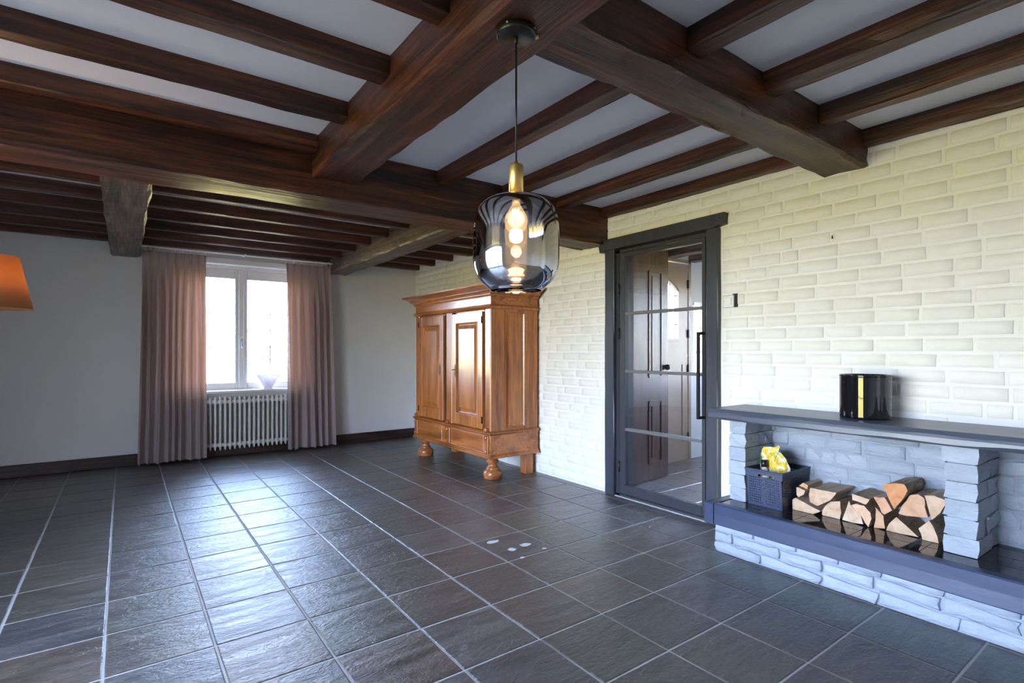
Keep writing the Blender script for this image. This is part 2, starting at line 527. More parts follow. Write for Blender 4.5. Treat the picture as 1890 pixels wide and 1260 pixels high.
def tile_mesh(name, sx, sy, mat, seed, wav=0.0022):
    g = G(); n = 5
    ring = []
    for s in range(4):
        for k in range(n - 1):
            t = k / (n - 1) * 2 - 1
            p = {0: (t, -1), 1: (1, t), 2: (-t, 1), 3: (-1, -t)}[s]
            ring.append(p)

    def r(off, z, dz=0.0):
        out = []
        for i, (a, b) in enumerate(ring):
            dx = nz(a * 1.7 + seed * 7, b * 1.7, 3.1) * wav
            dy = nz(a * 1.7, b * 1.7 + seed * 5, 9.1) * wav
            out.append((a * (sx / 2 - off) + dx, b * (sy / 2 - off) + dy, z + nz(a + seed, b, seed * 3.3) * dz))
        return out
    m = len(ring)
    vs = r(0, -0.012) + r(0, -0.0028) + r(0.005, 0.0, 0.0008) + [(0, 0, 0.0004)]
    fs = []
    for l in range(2):
        for i in range(m):
            j = (i + 1) % m
            fs.append((l * m + i, l * m + j, (l + 1) * m + j, (l + 1) * m + i))
    for i in range(m):
        fs.append((2 * m + i, 2 * m + (i + 1) % m, 3 * m))
    g.add(vs, fs, 0, False)
    return g.mesh(name, mat, (0, 0, 0))


tile_var = [tile_mesh('tile', TPX - 0.0085, TPY - 0.0085, m_slate, i) for i in range(7)]
far = []
CY, SY_ = math.cos(math.radians(36.2)), math.sin(math.radians(36.2))


def in_view(x, y, z):
    d = x * SY_ + y * CY
    if d < 0.6: return False
    u = 945 + 980 * (x * CY - y * SY_) / d; vv = 647.5 - 980 * (z - 1.313) / d
    return -170 < u < 2060 and vv < 1430


cells = []
for i in range(-10, 6):
    for j in range(-11, 15):
        x0, x1 = TX0 + i * TPX, TX0 + (i + 1) * TPX
        y0, y1 = TY0 + j * TPY, TY0 + (j + 1) * TPY
        if x0 < LW - 0.2 or y0 < NW - 0.2: continue
        cells.append((x0, min(x1, RW - 0.002), y0, min(y1, BW - 0.002)))
rest = G(); nt = 0
for (x0, x1, y0, y1) in cells:
    if x1 - x0 < 0.02 or y1 - y0 < 0.02: continue
    cx, cy = (x0 + x1) / 2, (y0 + y1) / 2
    hid = cx > 3.25 and cy < 1.9
    full = x1 - x0 > 0.39 and y1 - y0 > 0.39
    if in_view(cx, cy, 0) and not hid and nt < 298:
        nt += 1
        me = random.choice(tile_var) if full else tile_mesh('tile', x1 - x0 - 0.008, y1 - y0 - 0.008, m_slate, nt)
        o = link('tile', me, (cx, cy, random.uniform(-0.0006, 0.0006)), floor)
        if full and random.random() < 0.5: o.rotation_euler[2] = PI
    else:
        rest.box(x0 + .005, x1 - .005, y0 + .005, y1 - .005, -0.012, 0.0)
tag(rest.build('tile_field', m_slate, floor), kind='stuff')

# ------------------------------------------------------------------ ceiling and walls
ceil = G().box(LW - 0.3, RW + 0.25, NW - 0.3, BW + 0.3, CZ, CZ + 0.15).build('ceiling', m_ceil)
tag(ceil, 'white plastered ceiling above the dark beams', kind='structure')

g = G()
WX0, WX1, WZ0, WZ1 = 0.50, 1.96, 0.79, 2.40
g.box(LW - 0.3, WX0, BW, BW + 0.3, -0.1, CZ + .1); g.box(WX1, RW + 0.22, BW, BW + 0.3, -0.1, CZ + .1)
g.box(WX0, WX1, BW, BW + 0.3, -0.1, WZ0); g.box(WX0, WX1, BW, BW + 0.3, WZ1, CZ + .1)
tag(g.build('wall_back', m_wall), 'grey white plastered back wall with the curtained window', kind='structure')

DY0, DY1, DZ1 = 2.36, 3.38, 2.27     # opening of the glazed door
g = G()
g.box(RW, RW + .22, NW - .3, DY0, -.1, CZ + .1); g.box(RW, RW + .22, DY1, BW + .05, -.1, CZ + .1); g.box(RW, RW + .22, DY0, DY1, DZ1, CZ + .1)
wr = g.build('wall_right', m_mortar)
tag(wr, 'white painted brick wall with the dark glazed door', kind='structure')

OPENL = (0.42, 3.62, 0.06, 2.26)
g = G()
g.box(LW - .3, LW, NW - .3, OPENL[0], -.1, CZ + .1); g.box(LW - .3, LW, OPENL[1], BW + .3, -.1, CZ + .1)
g.box(LW - .3, LW, OPENL[0], OPENL[1], OPENL[3], CZ + .1); g.box(LW - .3, LW, OPENL[0], OPENL[1], -.1, OPENL[2])
tag(g.build('wall_left', m_wallwhite), 'white wall with wide garden windows', kind='structure')
tag(box('wall_near', m_wallwhite, LW - .3, RW + .22, NW - .3, NW, -.1, CZ + .1), 'white wall behind the camera', kind='structure')

# bricks on the right wall


def brick_mesh(name, mat, seed, ly, lz, depth=0.02, rough=0.004, back=0.012):
    """face looks towards -X, origin in the middle of the face"""
    ny, nzr = 4, 2
    vs = []; fs = []
    for iy in range(ny + 1):
        for iz in range(nzr + 1):
            a = iy / ny * 2 - 1; b = iz / nzr * 2 - 1
            y = a * (ly / 2 - 0.005) + nz(a * 2 + seed, b, 1.3) * rough * 0.9
            z = b * (lz / 2 - 0.004) + nz(a * 2, b + seed, 4.3) * rough * 0.9
            x = -0.001 + nz(a * 1.6 + seed, b * 1.2, 7.7) * rough
            vs.append((x, y, z))
    idx = lambda i, j: i * (nzr + 1) + j
    for i in range(ny):
        for j in range(nzr):
            fs.append((idx(i, j), idx(i, j + 1), idx(i + 1, j + 1), idx(i + 1, j)))
    per = [idx(i, 0) for i in range(ny)] + [idx(ny, j) for j in range(nzr)] + [idx(i, nzr) for i in range(ny, 0, -1)] + [idx(0, j) for j in range(nzr, 0, -1)]
    b0 = len(vs)
    for q in per:
        x, y, z = vs[q]
        vs.append((0.004, y + (0.004 if y > 0 else -0.004) * (abs(y) > ly / 2 - 0.012), z + (0.003 if z > 0 else -0.003) * (abs(z) > lz / 2 - 0.012)))
    b1 = len(vs)
    for k in range(len(per)):
        x, y, z = vs[b0 + k]; vs.append((back, y, z))
    m = len(per)
    for k in range(m):
        l = (k + 1) % m
        fs.append((per[k], per[l], b0 + l, b0 + k)); fs.append((b0 + k, b0 + l, b1 + l, b1 + k))
    return vs, fs


def brick_obj_mesh(name, mat, seed, ly, lz, rough, back=0.012):
    vs, fs = brick_mesh(name, mat, seed, ly, lz, 0, rough, back)
    return G().add(vs, fs, 0, True).mesh(name, mat, (0, 0, 0))


CH = 0.0866
std = {}
for L in (0.226, 0.205, 0.105):
    std[L] = [brick_obj_mesh('brick', m_brick, 3.1 * i + L * 9, L, 0.071, 0.0045) for i in range(8)]


def hidden(y, z):
    if z < 0.90 and y < 2.02: return True           # behind the hearth bench
    if 4.55 < y < 6.2 and 0.2 < z < 1.95: return True  # behind the armoire
    return False


def blocked(y0, y1, z0, z1):
    if y1 > 2.29 and y0 < 3.47 and z0 < 2.34: return True
    return False


bricks = []
row = 0
z = 0.012
while z < CZ - 0.03:
    h = min(CH - 0.0155, CZ - 0.006 - z)
    y = BW - 0.004 - (0.0 if row % 2 == 0 else 0.12) + random.uniform(-0.012, 0.012)
    y = min(y, BW - 0.004)
    if row % 2: bricks.append((BW - 0.11, BW - 0.004, z, h))
    while y > 0.3:
        L = 0.105 if random.random() < 0.07 else random.choice((0.226, 0.226, 0.205))
        y0 = y - L
        parts_ = [(y0, y)]
        if y0 < 3.47 and y > 2.29 and z < 2.34:
            parts_ = []
            if y > 3.475: parts_.append((3.475, y))
            if y0 < 2.285: parts_.append((y0, 2.285))
        for a, b in parts_:
            if b - a > 0.03: bricks.append((a, b, z, h))
        y = y0 - 0.0155 - random.uniform(-0.002, 0.002)
    z += CH; row += 1


def dist_key(b):
    cy = (b[0] + b[1]) / 2
    return -(b[1] - b[0]) * b[3] / (RW * SY_ + cy * CY) ** 3


vis = [b for b in bricks if not hidden((b[0] + b[1]) / 2, b[2]) and (b[0] + b[1]) / 2 > 0.45]
vis.sort(key=dist_key)
one = set(vis[:298])
g = G(); k = 0
for b in bricks:
    a0, b0, z0, h = b
    L = b0 - a0; cy, cz = (a0 + b0) / 2, z0 + h / 2
    face = RW - 0.0045 + random.uniform(-0.0015, 0.0025)
    if b in one:
        key = min(std, key=lambda q: abs(q - L))
        if abs(key - L) < 0.003 and abs(h - 0.071) < 0.003: me = random.choice(std[key])
        else: me = brick_obj_mesh('brick', m_brick, a0 * 7 + z0, L, h, 0.0045)
        o = link('brick', me, (face, cy, cz), wr, (random.uniform(-0.008, 0.008), 0, 0))
    elif not hidden(cy, z0) or random.random() < 0.5:
        vs, fs = brick_mesh('', None, a0 * 7 + z0, L, h, 0, 0.004)
        g.add([(face + q[0], cy + q[1], cz + q[2]) for q in vs], fs, 0, True)
o = g.build('brick_courses', m_brick, wr); tag(o, kind='stuff')

# skirting
tag(box('baseboard_back', m_base, LW, RW - 0.01, BW - 0.018, BW + 0.001, 0, 0.13, c=0.004), 'dark brown skirting board along the back wall', kind='structure')
tag(box('baseboard_left', m_base, LW - 0.001, LW + 0.018, 4.2, BW - 0.02, 0, 0.13, c=0.004), 'dark brown skirting board along the left wall', kind='structure')

# ------------------------------------------------------------------ beams


def beam_mesh(name, L, wd, ht, mat, seed, rough=0.006, ch=0.014, seg=0.07):
    n = max(4, int(L / seg))
    hw, hh = wd / 2, ht / 2
    prof = [(-hw, hh), (-hw, 0.0), (-hw, -hh + ch), (-hw + ch * .4, -hh + ch * .35), (-hw + ch, -hh), (-hw * 0.35, -hh), (hw * 0.35, -hh),
            (hw - ch, -hh), (hw - ch * .4, -hh + ch * .35), (hw, -hh + ch), (hw, 0.0), (hw, hh)]
    vs = []; fs = []
    m = len(prof)
    for i in range(n + 1):
        x = -L / 2 + L * i / n
        for k, (a, b) in enumerate(prof):
            e_ = 2.3 if k in (2, 3, 4, 7, 8, 9) else 0.8
            if k in (0, 11): e_ = 0.4
            da = nz(x * 2.2 + seed, k * 3.1, seed) * rough * e_ + nz(x * 9 + seed, k * 1.1, seed + 5) * rough * 0.5 * e_
            db = nz(x * 2.0 + seed, k * 2.7, seed + 9) * rough * e_ + nz(x * 8, k * 1.3, seed + 3) * rough * 0.4 * e_
            if k in (0, 11): db = 0
            vs.append((x, a - da * (1 if a < 0 else -1) * (1 if abs(a) > hw * .5 else 0) * -1, b + (db if b < hh * 0.9 else 0)))
    for i in range(n):
        for k in range(m):
            l = (k + 1) % m
            fs.append((i * m + k, i * m + l, (i + 1) * m + l, (i + 1) * m + k))
    fs.append(tuple(range(m))); fs.append(tuple(n * m + k for k in range(m))[::-1])
    return G().add(vs, fs, 0, False).mesh(name, mat, (0, 0, 0))


def beam(name, axis, a, b, c, wd, z0, mat, label, group=None, seed=0, rough=0.006, ch=0.014):
    """runs along axis 'x'/'y' from a to b, centred on c across, underside at z0"""
    me = beam_mesh(name, b - a, wd, CZ - z0, mat, seed, rough, ch)
    zc = (CZ + z0) / 2
    if axis == 'x': o = link(name, me, ((a + b) / 2, c, zc))
    else: o = link(name, me, (c, (a + b) / 2, zc), None, (0, 0, PI / 2))
    return tag(o, label, 'beam', group)


beam('ceiling_beam', 'x', LW, RW - .002, 3.63, 0.34, 2.30, m_beam, 'heaviest dark timber girder crossing the whole room above the floor lamp and the glazed door', seed=1.7, rough=0.005, ch=0.016)
beam('ceiling_beam', 'y', NW, 3.458, 1.102, 0.285, 2.41, m_beam, 'broad dark timber beam that carries the pendant lamp', seed=5.2, rough=0.006, ch=0.02)
beam('ceiling_beam', 'x', 1.246, RW - .002, 1.448, 0.25, 2.43, m_beam, 'dark timber cross beam running from the pendant lamp beam to the brick wall above the hearth bench', seed=9.4, rough=0.009, ch=0.02)
beam('ceiling_beam', 'y', 3.802, BW - .002, 0.017, 0.275, 2.39, m_greybeam, 'beam with grey brown glare painted in, ending left of the curtained window', seed=12.1, rough=0.006, ch=0.02)
beam('ceiling_beam', 'y', 3.802, BW - .002, 2.435, 0.27, 2.39, m_greybeam, 'beam with hewn edge and grey glare painted in, ending right of the curtained window', seed=15.9, rough=0.007, ch=0.02)

RZ = 2.542
ordn = ['first', 'second', 'third', 'fourth', 'fifth', 'sixth', 'seventh']
# left bay, along X
for i, (c, wd) in enumerate(((3.365, 0.11), (2.83, 0.105), (2.29, 0.115), (1.745, 0.11), (1.20, 0.11), (0.66, 0.11), (0.12, 0.11))):
    lab = ['dark rafter lying directly against the near side of the big girder in the left bay',
           'second rafter out from the big girder in the left ceiling bay', 'third rafter out from the big girder in the left ceiling bay',
           'fourth rafter out from the big girder, at the top edge beside the pendant beam',
           'rafter overhead just out of view in the left ceiling bay', 'rafter overhead beside the camera in the left ceiling bay', 'rafter straight above the camera in the left ceiling bay'][i]
    beam('rafter', 'x', LW, 0.958, c, wd, RZ, m_rafter, lab, 'rafters of the left ceiling bay', 20 + i * 3.3, 0.003, 0.01)
# right bays, along Y
for i, (x, wd) in enumerate(((1.905, 0.105), (2.49, 0.105), (3.055, 0.10), (3.592, 0.088))):
    beam('rafter', 'y', 1.574, 3.459, x, wd, RZ, m_rafter,
         ['rafter nearest the pendant lamp beam, between big girder and cross beam', 'second rafter from the pendant lamp beam, between big girder and cross beam',
          'third rafter from the pendant lamp beam, between big girder and cross beam', 'rafter along the brick wall above the glazed door'][i], 'rafters between girder and cross beam', 50 + i * 2.7, 0.004, 0.01)
    beam('rafter', 'y', NW, 1.322, x, wd, 2.535, m_rafter,
         ['rafter nearest the pendant lamp beam on the camera side of the cross beam', 'second rafter from the pendant lamp beam on the camera side of the cross beam',
          'third rafter from the pendant lamp beam on the camera side of the cross beam', 'rafter along the brick wall above the hearth bench'][i], 'rafters on the camera side of the cross beam', 70 + i * 2.7, 0.004, 0.01)
# far bays, along X
for i, c in enumerate((4.41, 4.92, 5.42, 5.93, 6.43, 6.95, 7.42)):
    o_ = ordn[i]
    lab_l = 'rafter %s beyond the big girder, left of the grey beam by the window' % o_ if i < 6 else 'rafter lying against the back wall left of the grey beam'
    lab_m = '%s rafter beyond the big girder, between the two grey beams' % o_ if i < 6 else 'rafter lying against the back wall just above the curtained window'
    lab_r = '%s rafter beyond the big girder, over the armoire' % o_ if i < 6 else 'rafter nearest the back wall in the corner over the armoire'
    beam('rafter', 'x', LW, -0.123, c, 0.09, RZ - .006, m_rafter, lab_l, 'far rafters on the left', 90 + i, 0.003, 0.01)
    beam('rafter', 'x', 0.157, 2.298, c, 0.09, RZ - .006, m_rafter, lab_m, 'far rafters before the window', 110 + i, 0.003, 0.01)
    beam('rafter', 'x', 2.572, RW - .003, c - (0.06 if i < 6 else 0.03), 0.09, RZ, m_rafter, lab_r, 'far rafters over the armoire', 130 + i, 0.003, 0.01)

# ------------------------------------------------------------------ back window
win = empty('window_1', (1.23, BW + .13, WZ0), 'white two casement window behind the mauve curtains', kind='structure')
YF0, YF1 = BW + 0.11, BW + 0.18
g = G()
g.box(WX0, WX0 + .04, YF0, YF1, WZ0, WZ1, 0, .003); g.box(WX1 - .04, WX1, YF0, YF1, WZ0, WZ1, 0, .003)
g.box(WX0, WX1, YF0, YF1, WZ1 - .045, WZ1, 0, .003); g.box(WX0, WX1, YF0, YF1, WZ0, WZ0 + .04, 0, .003)
g.box(1.20, 1.262, YF0 - .008, YF1, WZ0 + .04, WZ1 - .045, 0, .006)
g.build('window_frame', m_frame, win)
for (xa, xb) in ((WX0 + .04, 1.20), (1.262, WX1 - .04)):
    ga, gb = (xa + .062, xb - .04) if xa < 1 else (xa + .042, xb - .062)
    cz0, cz1 = WZ0 + .04, WZ1 - .045
    gz0, gz1 = cz0 + .075, cz1 - .115
    g = G()
    ya, yb = YF0 + .01, YF1 - .01
    g.box(xa, ga, ya, yb, cz0, cz1, 0, .004); g.box(gb, xb, ya, yb, cz0, cz1, 0, .004)
    g.box(ga, gb, ya, yb, cz0, gz0, 0, .004); g.box(ga, gb, ya, yb, gz1, cz1, 0, .004)
    cs = g.build('casement', m_frame, win)
    xm = (ga + gb) / 2
    box('glazing_bar', m_frame, xm - .005, xm + .005, ya + .015, yb - .01, gz0, gz1, cs)
    hs = [gz0, 1.36, 1.80, gz1]
    for q in hs[1:3]: box('glazing_bar', m_frame, ga, gb, ya + .015, yb - .01, q - .005, q + .005, cs)
    for r_ in range(3):
        for (pa, pb) in ((ga, xm - .005), (xm + .005, gb)):
            box('pane', m_pane, pa, pb, ya + .024, ya + .028, hs[r_] + .003, hs[r_ + 1] - .003, cs)
g = G(); g.box(1.222, 1.242, YF0 - .016, YF0 - .008, 1.36, 1.50, 0, .003); g.tube([(1.232, YF0 - .016, 1.47), (1.232, YF0 - .045, 1.47), (1.232, YF0 - .045, 1.35)], .008, 8)
g.build('window_handle', m_chrome, win)
sill = G().box(WX0 - .02, WX1 + .02, BW - .075, YF0 + .02, WZ0 - .005, WZ0 + .028, 0, .006).build('window_sill', m_white, win)
g = G(); g.box(WX0 - .1, WX1 + .1, BW - .014, BW + .001, WZ1 + .004, 2.47, 0, .003); g.build('top_board', m_white, win)
# curtain track
tr = G().box(0.10, 2.33, BW - .205, BW - .175, 2.493, 2.508, 0, .003).build('curtain_track', m_white)
tag(tr, 'white curtain track under the last rafter above the window', 'track')
for x in (0.16, 1.23, 2.26): box('bracket', m_white, x - .01, x + .01, BW - .19, BW - .002, 2.508, 2.520, tr)

# left garden windows (out of view, they light the room)
wl = empty('window_2', (LW - .1, 2.25, 0), 'wide white garden windows in the left wall', kind='structure')
y0, y1, z0, z1 = OPENL
g = G(); xa, xb = LW - .16, LW - .08
g.box(xa, xb, y0, y0 + .06, z0, z1); g.box(xa, xb, y1 - .06, y1, z0, z1); g.box(xa, xb, y0, y1, z1 - .06, z1); g.box(xa, xb, y0, y1, z0, z0 + .08)
for q in (1.22, 2.02, 2.82): g.box(xa, xb, q - .05, q + .05, z0, z1)
g.build('window_frame', m_frame, wl)
ys = [y0 + .06, 1.17, 1.27, 1.97, 2.07, 2.77, 2.87, y1 - .06]
for k in range(4):
    a, b = ys[2 * k], ys[2 * k + 1]
    for q in (0.62, 1.17, 1.72): box('glazing_bar', m_frame, xa + .02, xb - .02, a, b, q - .008, q + .008, wl)
    box('pane', m_pane, xa + .038, xa + .043, a, b, z0 + .08, z1 - .06, wl)

# ------------------------------------------------------------------ curtains


def curtain(name, xt0, xt1, xb0, xb1, label, seed, folds, hooks=()):
    yc = BW - 0.190; zt, zb = 2.455, 0.03
    r = empty(name, ((xb0 + xb1) / 2, yc, zb), label, 'curtain', 'mauve window curtains')
    NX, NZ_ = folds * 16, 36
    vs = []; fs = []
    for j in range(NZ_ + 1):
        tz = j / NZ_; z = zt + (zb - zt) * (tz ** 1.15)
        d = zt - z
        k = min(1.0, max(0.0, (d - 0.07) / 0.5))
        for i in range(NX + 1):
            s = i / NX
            ss = s + 0.020 * math.sin(s * 11 + seed) * k + nz(s * 5, d * .45, seed) * 0.05 * k
            ph = 2 * PI * folds * ss
            # pinch pleat at the top: narrow packs, wide plain spaces
            top = max(0.0, math.cos(ph)) ** 6 * 0.022 + math.sin(ph * 3) * 0.004 * (max(0, math.cos(ph)) ** 2)
            am = 0.042 + 0.034 * nz(s * 7, seed, 0.3) + 0.012 * nz(s * 17, seed * 2, d * .3)
            low = am * (math.sin(ph + 0.35 * math.sin(ph)) + 0.28 * math.sin(2 * ph + 1.1 + seed) * nz(s * 5, d * .7, seed + 4) * 2)
            y = min(yc - (top * (1 - k) + low * k), yc + 0.062)
            x = (xt0 + (xt1 - xt0) * s) * (1 - tz) + (xb0 + (xb1 - xb0) * s) * tz
            x += 0.012 * k * math.cos(ph) * 0.7
            vs.append((x, y, z + (0.004 * math.sin(s * 11 + seed) if j == NZ_ else 0)))
    W = NX + 1
    for j in range(NZ_):
        for i in range(NX):
            fs.append((j * W + i, j * W + i + 1, (j + 1) * W + i + 1, (j + 1) * W + i))
    me_o = G().add(vs, fs, 0, True).build('drape', m_curtain, r)
    # pleat packs at the heading
    for q in range(folds + 1):
        x = xt0 + (xt1 - xt0) * q / folds
        g = G()
        for dx in (-.010, 0, .010):
            g.tube([(min(max(x + dx, xt0), xt1), yc - .022, zt - .002), (min(max(x + dx * .6, xt0), xt1), yc - .026, zt - .05), (min(max(x + dx * .2, xt0), xt1), yc - .018, zt - .10)], [.006, .0065, .003], 6)
        g.build('pinch_pleat', m_curtain, r)
    for q in range(folds + 1):
        x = xt0 + (xt1 - xt0) * q / folds
        box('runner', m_white, x - .003, x + .003, yc - .004, yc + .004, zt - .02, 2.492, r)
    for x in hooks:
        g = G(); g.tube([(x, yc - .012, zt - .01), (x, yc - .014, zt + .022), (x + .004, yc - .01, zt + .036)], .006, 8); g.box(x - .018, x + .018, yc - .02, yc - .002, zt + .028, zt + .036, 0, .002)
        g.build('hook', m_gold, r)
    return r


curtain('curtain', 0.175, 0.795, 0.12, 0.80, 'mauve pleated curtain on the left side of the back window', 1.3, 8, (0.225, 0.275))
curtain('curtain', 1.71, 2.27, 1.735, 2.34, 'mauve pleated curtain on the right side of the back window', 4.7, 6)

# ------------------------------------------------------------------ radiator and fluted bowl
rad = empty('radiator', (1.24, 7.42, 0.09), 'cream white column radiator below the back window', 'radiator')
g = G(); RY = 7.437


def section_mesh():
    g = G()
    for dy, s_ in ((-0.035, 1), (0.0, 0.9), (0.035, 0.9)):
        g.tube([(0, dy, -.328), (0, dy, -.300), (0, dy, -.25), (0, dy, .25), (0, dy, .300), (0, dy, .328)], [.003, .011, .012 * s_, .012 * s_, .011, .003], 8)
    for zz in (-.265, .265):
        g.tube([(0, -.040, zz), (0, .040, zz)], .020, 8)
        g.tube([(-.0278, 0, zz), (.0278, 0, zz)], .024, 10)
    return g.mesh('radiator_section', m_white, (0, 0, 0))


sec = section_mesh()
for i in range(21):
    link('radiator_section', sec, (0.692 + i * 0.0545, RY, 0.415), rad)
for x in (0.75, 1.73):
    for za in (.14, .60): box('wall_bracket', m_white, x - .012, x + .012, RY + .02, BW - .002, za, za + .02, rad)
g = G(); g.tube([(1.79, RY, .15), (1.86, RY, .15), (1.86, RY, -.0)], .011, 8); g.build('pipe', m_white, rad)
G().tube([(1.785, RY, .68), (1.83, RY, .68)], .018, 8).build('valve', m_white, rad)


def flute(t, z):
    k = max(0, (z - 0.83) / 0.19)
    return 1 + (0.05 + 0.10 * k) * math.cos(9 * t) * min(1, k * 2)


prof = [(0.0, .819), (.058, .819), (.060, .826), (.050, .832), (.062, .85), (.092, .90), (.116, .95), (.136, .985), (.152, 1.004), (.148, 1.008), (.128, .985), (.108, .95), (.086, .90), (.055, .855), (.0, .85)]
bowl = G().lathe(1.535, 7.515, prof, 72, 0, True, flute).build('fluted_bowl', m_ceramic)
bowl.scale = (0.93, 0.60, 1.0)
tag(bowl, 'white fluted bowl with a ruffled rim standing on the window sill', 'bowl')

# ------------------------------------------------------------------ glazed steel door
d1 = empty('door_1', (RW, 2.87, 0), 'dark steel glazed door with three bars in an anthracite timber surround', kind='structure')
g = G()


def rough_post(name, ya, yb, za, zb, seed):
    n = 14; vs = []; fs = []
    x0, x1 = RW - .045, RW + .10
    for i in range(n + 1):
        z = za + (zb - za) * i / n
        for k, (x, y) in enumerate(((x1, ya), (x0 + .006, ya), (x0, ya + .006), (x0, yb - .006), (x0 + .006, yb), (x1, yb))):
            d = nz(z * 3 + seed, k * 2.1, seed) * 0.005
            vs.append((x + (d if x < RW else 0), y + (d if k in (1, 2) else -d if k in (3, 4) else 0), z))
    m = 6
    for i in range(n):
        for k in range(m):
            l = (k + 1) % m
            fs.append((i * m + k, i * m + l, (i + 1) * m + l, (i + 1) * m + k))
    fs.append(tuple(range(m))); fs.append(tuple(n * m + k for k in range(m)))
    return G().add(vs, fs).build(name, m_jamb, d1)


rough_post('jamb', 3.347, 3.462, 0, 2.24, 2.2)
rough_post('jamb', 2.302, 2.402, 0, 2.24, 6.6)
lint = G().prism([(3.52, 2.285), (3.505, 2.222), (3.45, 2.222), (3.44, 2.236), (2.80, 2.238), (2.33, 2.240), (2.29, 2.252), (2.245, 2.258), (2.238, 2.34), (2.5, 2.338), (3.0, 2.336), (3.455, 2.333), (3.457, 2.297), (3.515, 2.296)], 0, RW - .065, RW + .05).build('lintel', m_jamb, d1)
g = G()
for y, z in ((2.275, 2.30), (2.31, 2.29), (3.49, 2.26)): g.tube([(RW - .068, y, z), (RW - .06, y, z)], .006, 8)
g.build('peg', m_black, d1)
XS0, XS1 = RW - .012, RW + .030
g = G()
g.box(XS0, XS1, 3.305, 3.346, 0, 2.222); g.box(XS0, XS1, 2.403, 2.420, 0, 2.222); g.box(XS0, XS1, 2.403, 3.346, 2.200, 2.222); g.box(XS0, XS1, 2.403, 3.346, 0.0, 0.022)
g.build('door_frame', m_steel, d1)
lx0, lx1 = XS0 - .006, XS1 - .004
g = G()
g.box(lx0, lx1, 3.238, 3.300, 0.03, 2.195, 0, .003); g.box(lx0, lx1, 2.424, 2.456, 0.03, 2.195, 0, .003)
g.box(lx0, lx1, 2.456, 3.238, 0.03, 0.108, 0, .003); g.box(lx0, lx1, 2.456, 3.238, 2.157, 2.195, 0, .003)
leaf = g.build('door_leaf', m_steel, d1)
for q in (1.648, 1.131, 0.612):
    box('glazing_bar', m_steelbar, lx0, lx1, 2.456, 3.238, q - .013, q + .013, leaf, .002)
hs = [.108, .612, 1.131, 1.648, 2.157]
for k in range(4):
    box('glass_pane', m_doorglass, RW + .004, RW + .010, 2.456, 3.238, hs[k] + .013 * (k > 0), hs[k + 1] - .013 * (k < 3), leaf)
g = G()
g.box(RW - .098, RW - .078, 2.428, 2.450, .79, 1.46, 0, .002); g.box(RW - .08, lx0, 2.428, 2.450, .79, .812); g.box(RW - .08, lx0, 2.428, 2.450, 1.438, 1.46)
g.build('handle', m_black, leaf)
for q in (.27, .34, 1.47, 1.52, 1.87): g = G().tube([(lx0 - .004, 3.303, q - .05), (lx0 - .004, 3.303, q + .05)], .007, 8).build('hinge', m_black, d1) if q in (.27, 1.50, 1.47, 1.87) else None
g = G(); g.box(RW + .031, RW + .222, 3.346, 3.385, 0, 2.275); g.box(RW + .031, RW + .222, 2.355, 2.403, 0, 2.275); g.box(RW + .031, RW + .222, 2.403, 3.346, 2.222, 2.275); g.build('door_lining', m_jamb, d1)
g = G().box(RW - .035, RW + .05, 2.403, 3.346, -.004, .006).build('threshold', m_grout, d1)

# light switch
sw = empty('light_switch', (RW - .005, 2.22, 1.68), 'square white light switch in a black backed hole beside the glazed door', 'switch')
box('mounting_box', m_black, RW - .014, RW + .0, 2.165, 2.20, 1.635, 1.735, sw)
m_plateedge = Mat('plate_edge_shade', .4, (.50, .50, .49)).m  # grey ring paints the shadow along the edge of the plate
box('plate_shade_ring', m_plateedge, RW - .019, RW - .008, 2.186, 2.274, 1.634, 1.726, sw, .002)
box('cover_plate', m_plastic, RW - .022, RW - .010, 2.19, 2.27, 1.638, 1.722, sw, .003)
box('rocker', m_plastic, RW - .028, RW - .021, 2.203, 2.257, 1.652, 1.708, sw, .002)
nl = G().tube([(RW - .012, 1.52, 2.03), (RW + .0, 1.52, 2.03)], .004, 6).tube([(RW - .012, 1.52, 2.03), (RW - .014, 1.515, 2.045)], .003, 6).build('nail', m_iron)
tag(nl, 'small rusty nail in the brick wall above the mantel shelf', 'nail')

# ------------------------------------------------------------------ hall behind the door
HX0, HX1, HY0, HY1, HZ = RW + .22, 6.6, 1.1, 3.96, 2.55
hf = G().box(RW - .02 + .05, HX1, HY0, HY1, -.10, -.003).build('floor_hall', m_grout)
tag(hf, 'reddish slate tiled hall floor seen through the glass', kind='structure')
htm = [tile_mesh('tile', .39, .39, m_halltile, 20 + i) for i in range(4)]
x = RW + .25
rest = G()
for i in range(8):
    for j in range(8):
        cx, cy = RW + .27 + .2 + .4 * i - .0, HY1 - .2 - .4 * j
        if cx > HX1: continue
        if 1.8 < cy and cx < 6.5 and j < 5: link('tile', random.choice(htm), (cx, cy, 0), hf)
        else: rest.box(cx - .195, cx + .195, cy - .195, min(cy + .195, HY1), -.012, 0)
tag(rest.build('tile_field', m_halltile, hf), kind='stuff')
tag(box('ceiling_hall', m_ceil, HX0 - .2, HX1, HY0, HY1, HZ, HZ + .1), 'ceiling of the hall', kind='structure')
for k, x in enumerate((4.15, 4.65, 5.15, 5.65, 6.15)):
    me = beam_mesh('ceiling_beam', HY1 - HY0 - .01, .16, .15, m_greybeam, 200 + k, .006, .014)
    o = link('hall_beam', me, (x, (HY0 + HY1) / 2, HZ - .076), None, (0, 0, PI / 2))
    tag(o, 'rough beam of the hall ceiling seen through the glazed door', 'beam', 'hall ceiling beams')
g = G()
SDX = (4.60, 5.52)   # cream door
SLX = (5.66, 6.10)   # side light
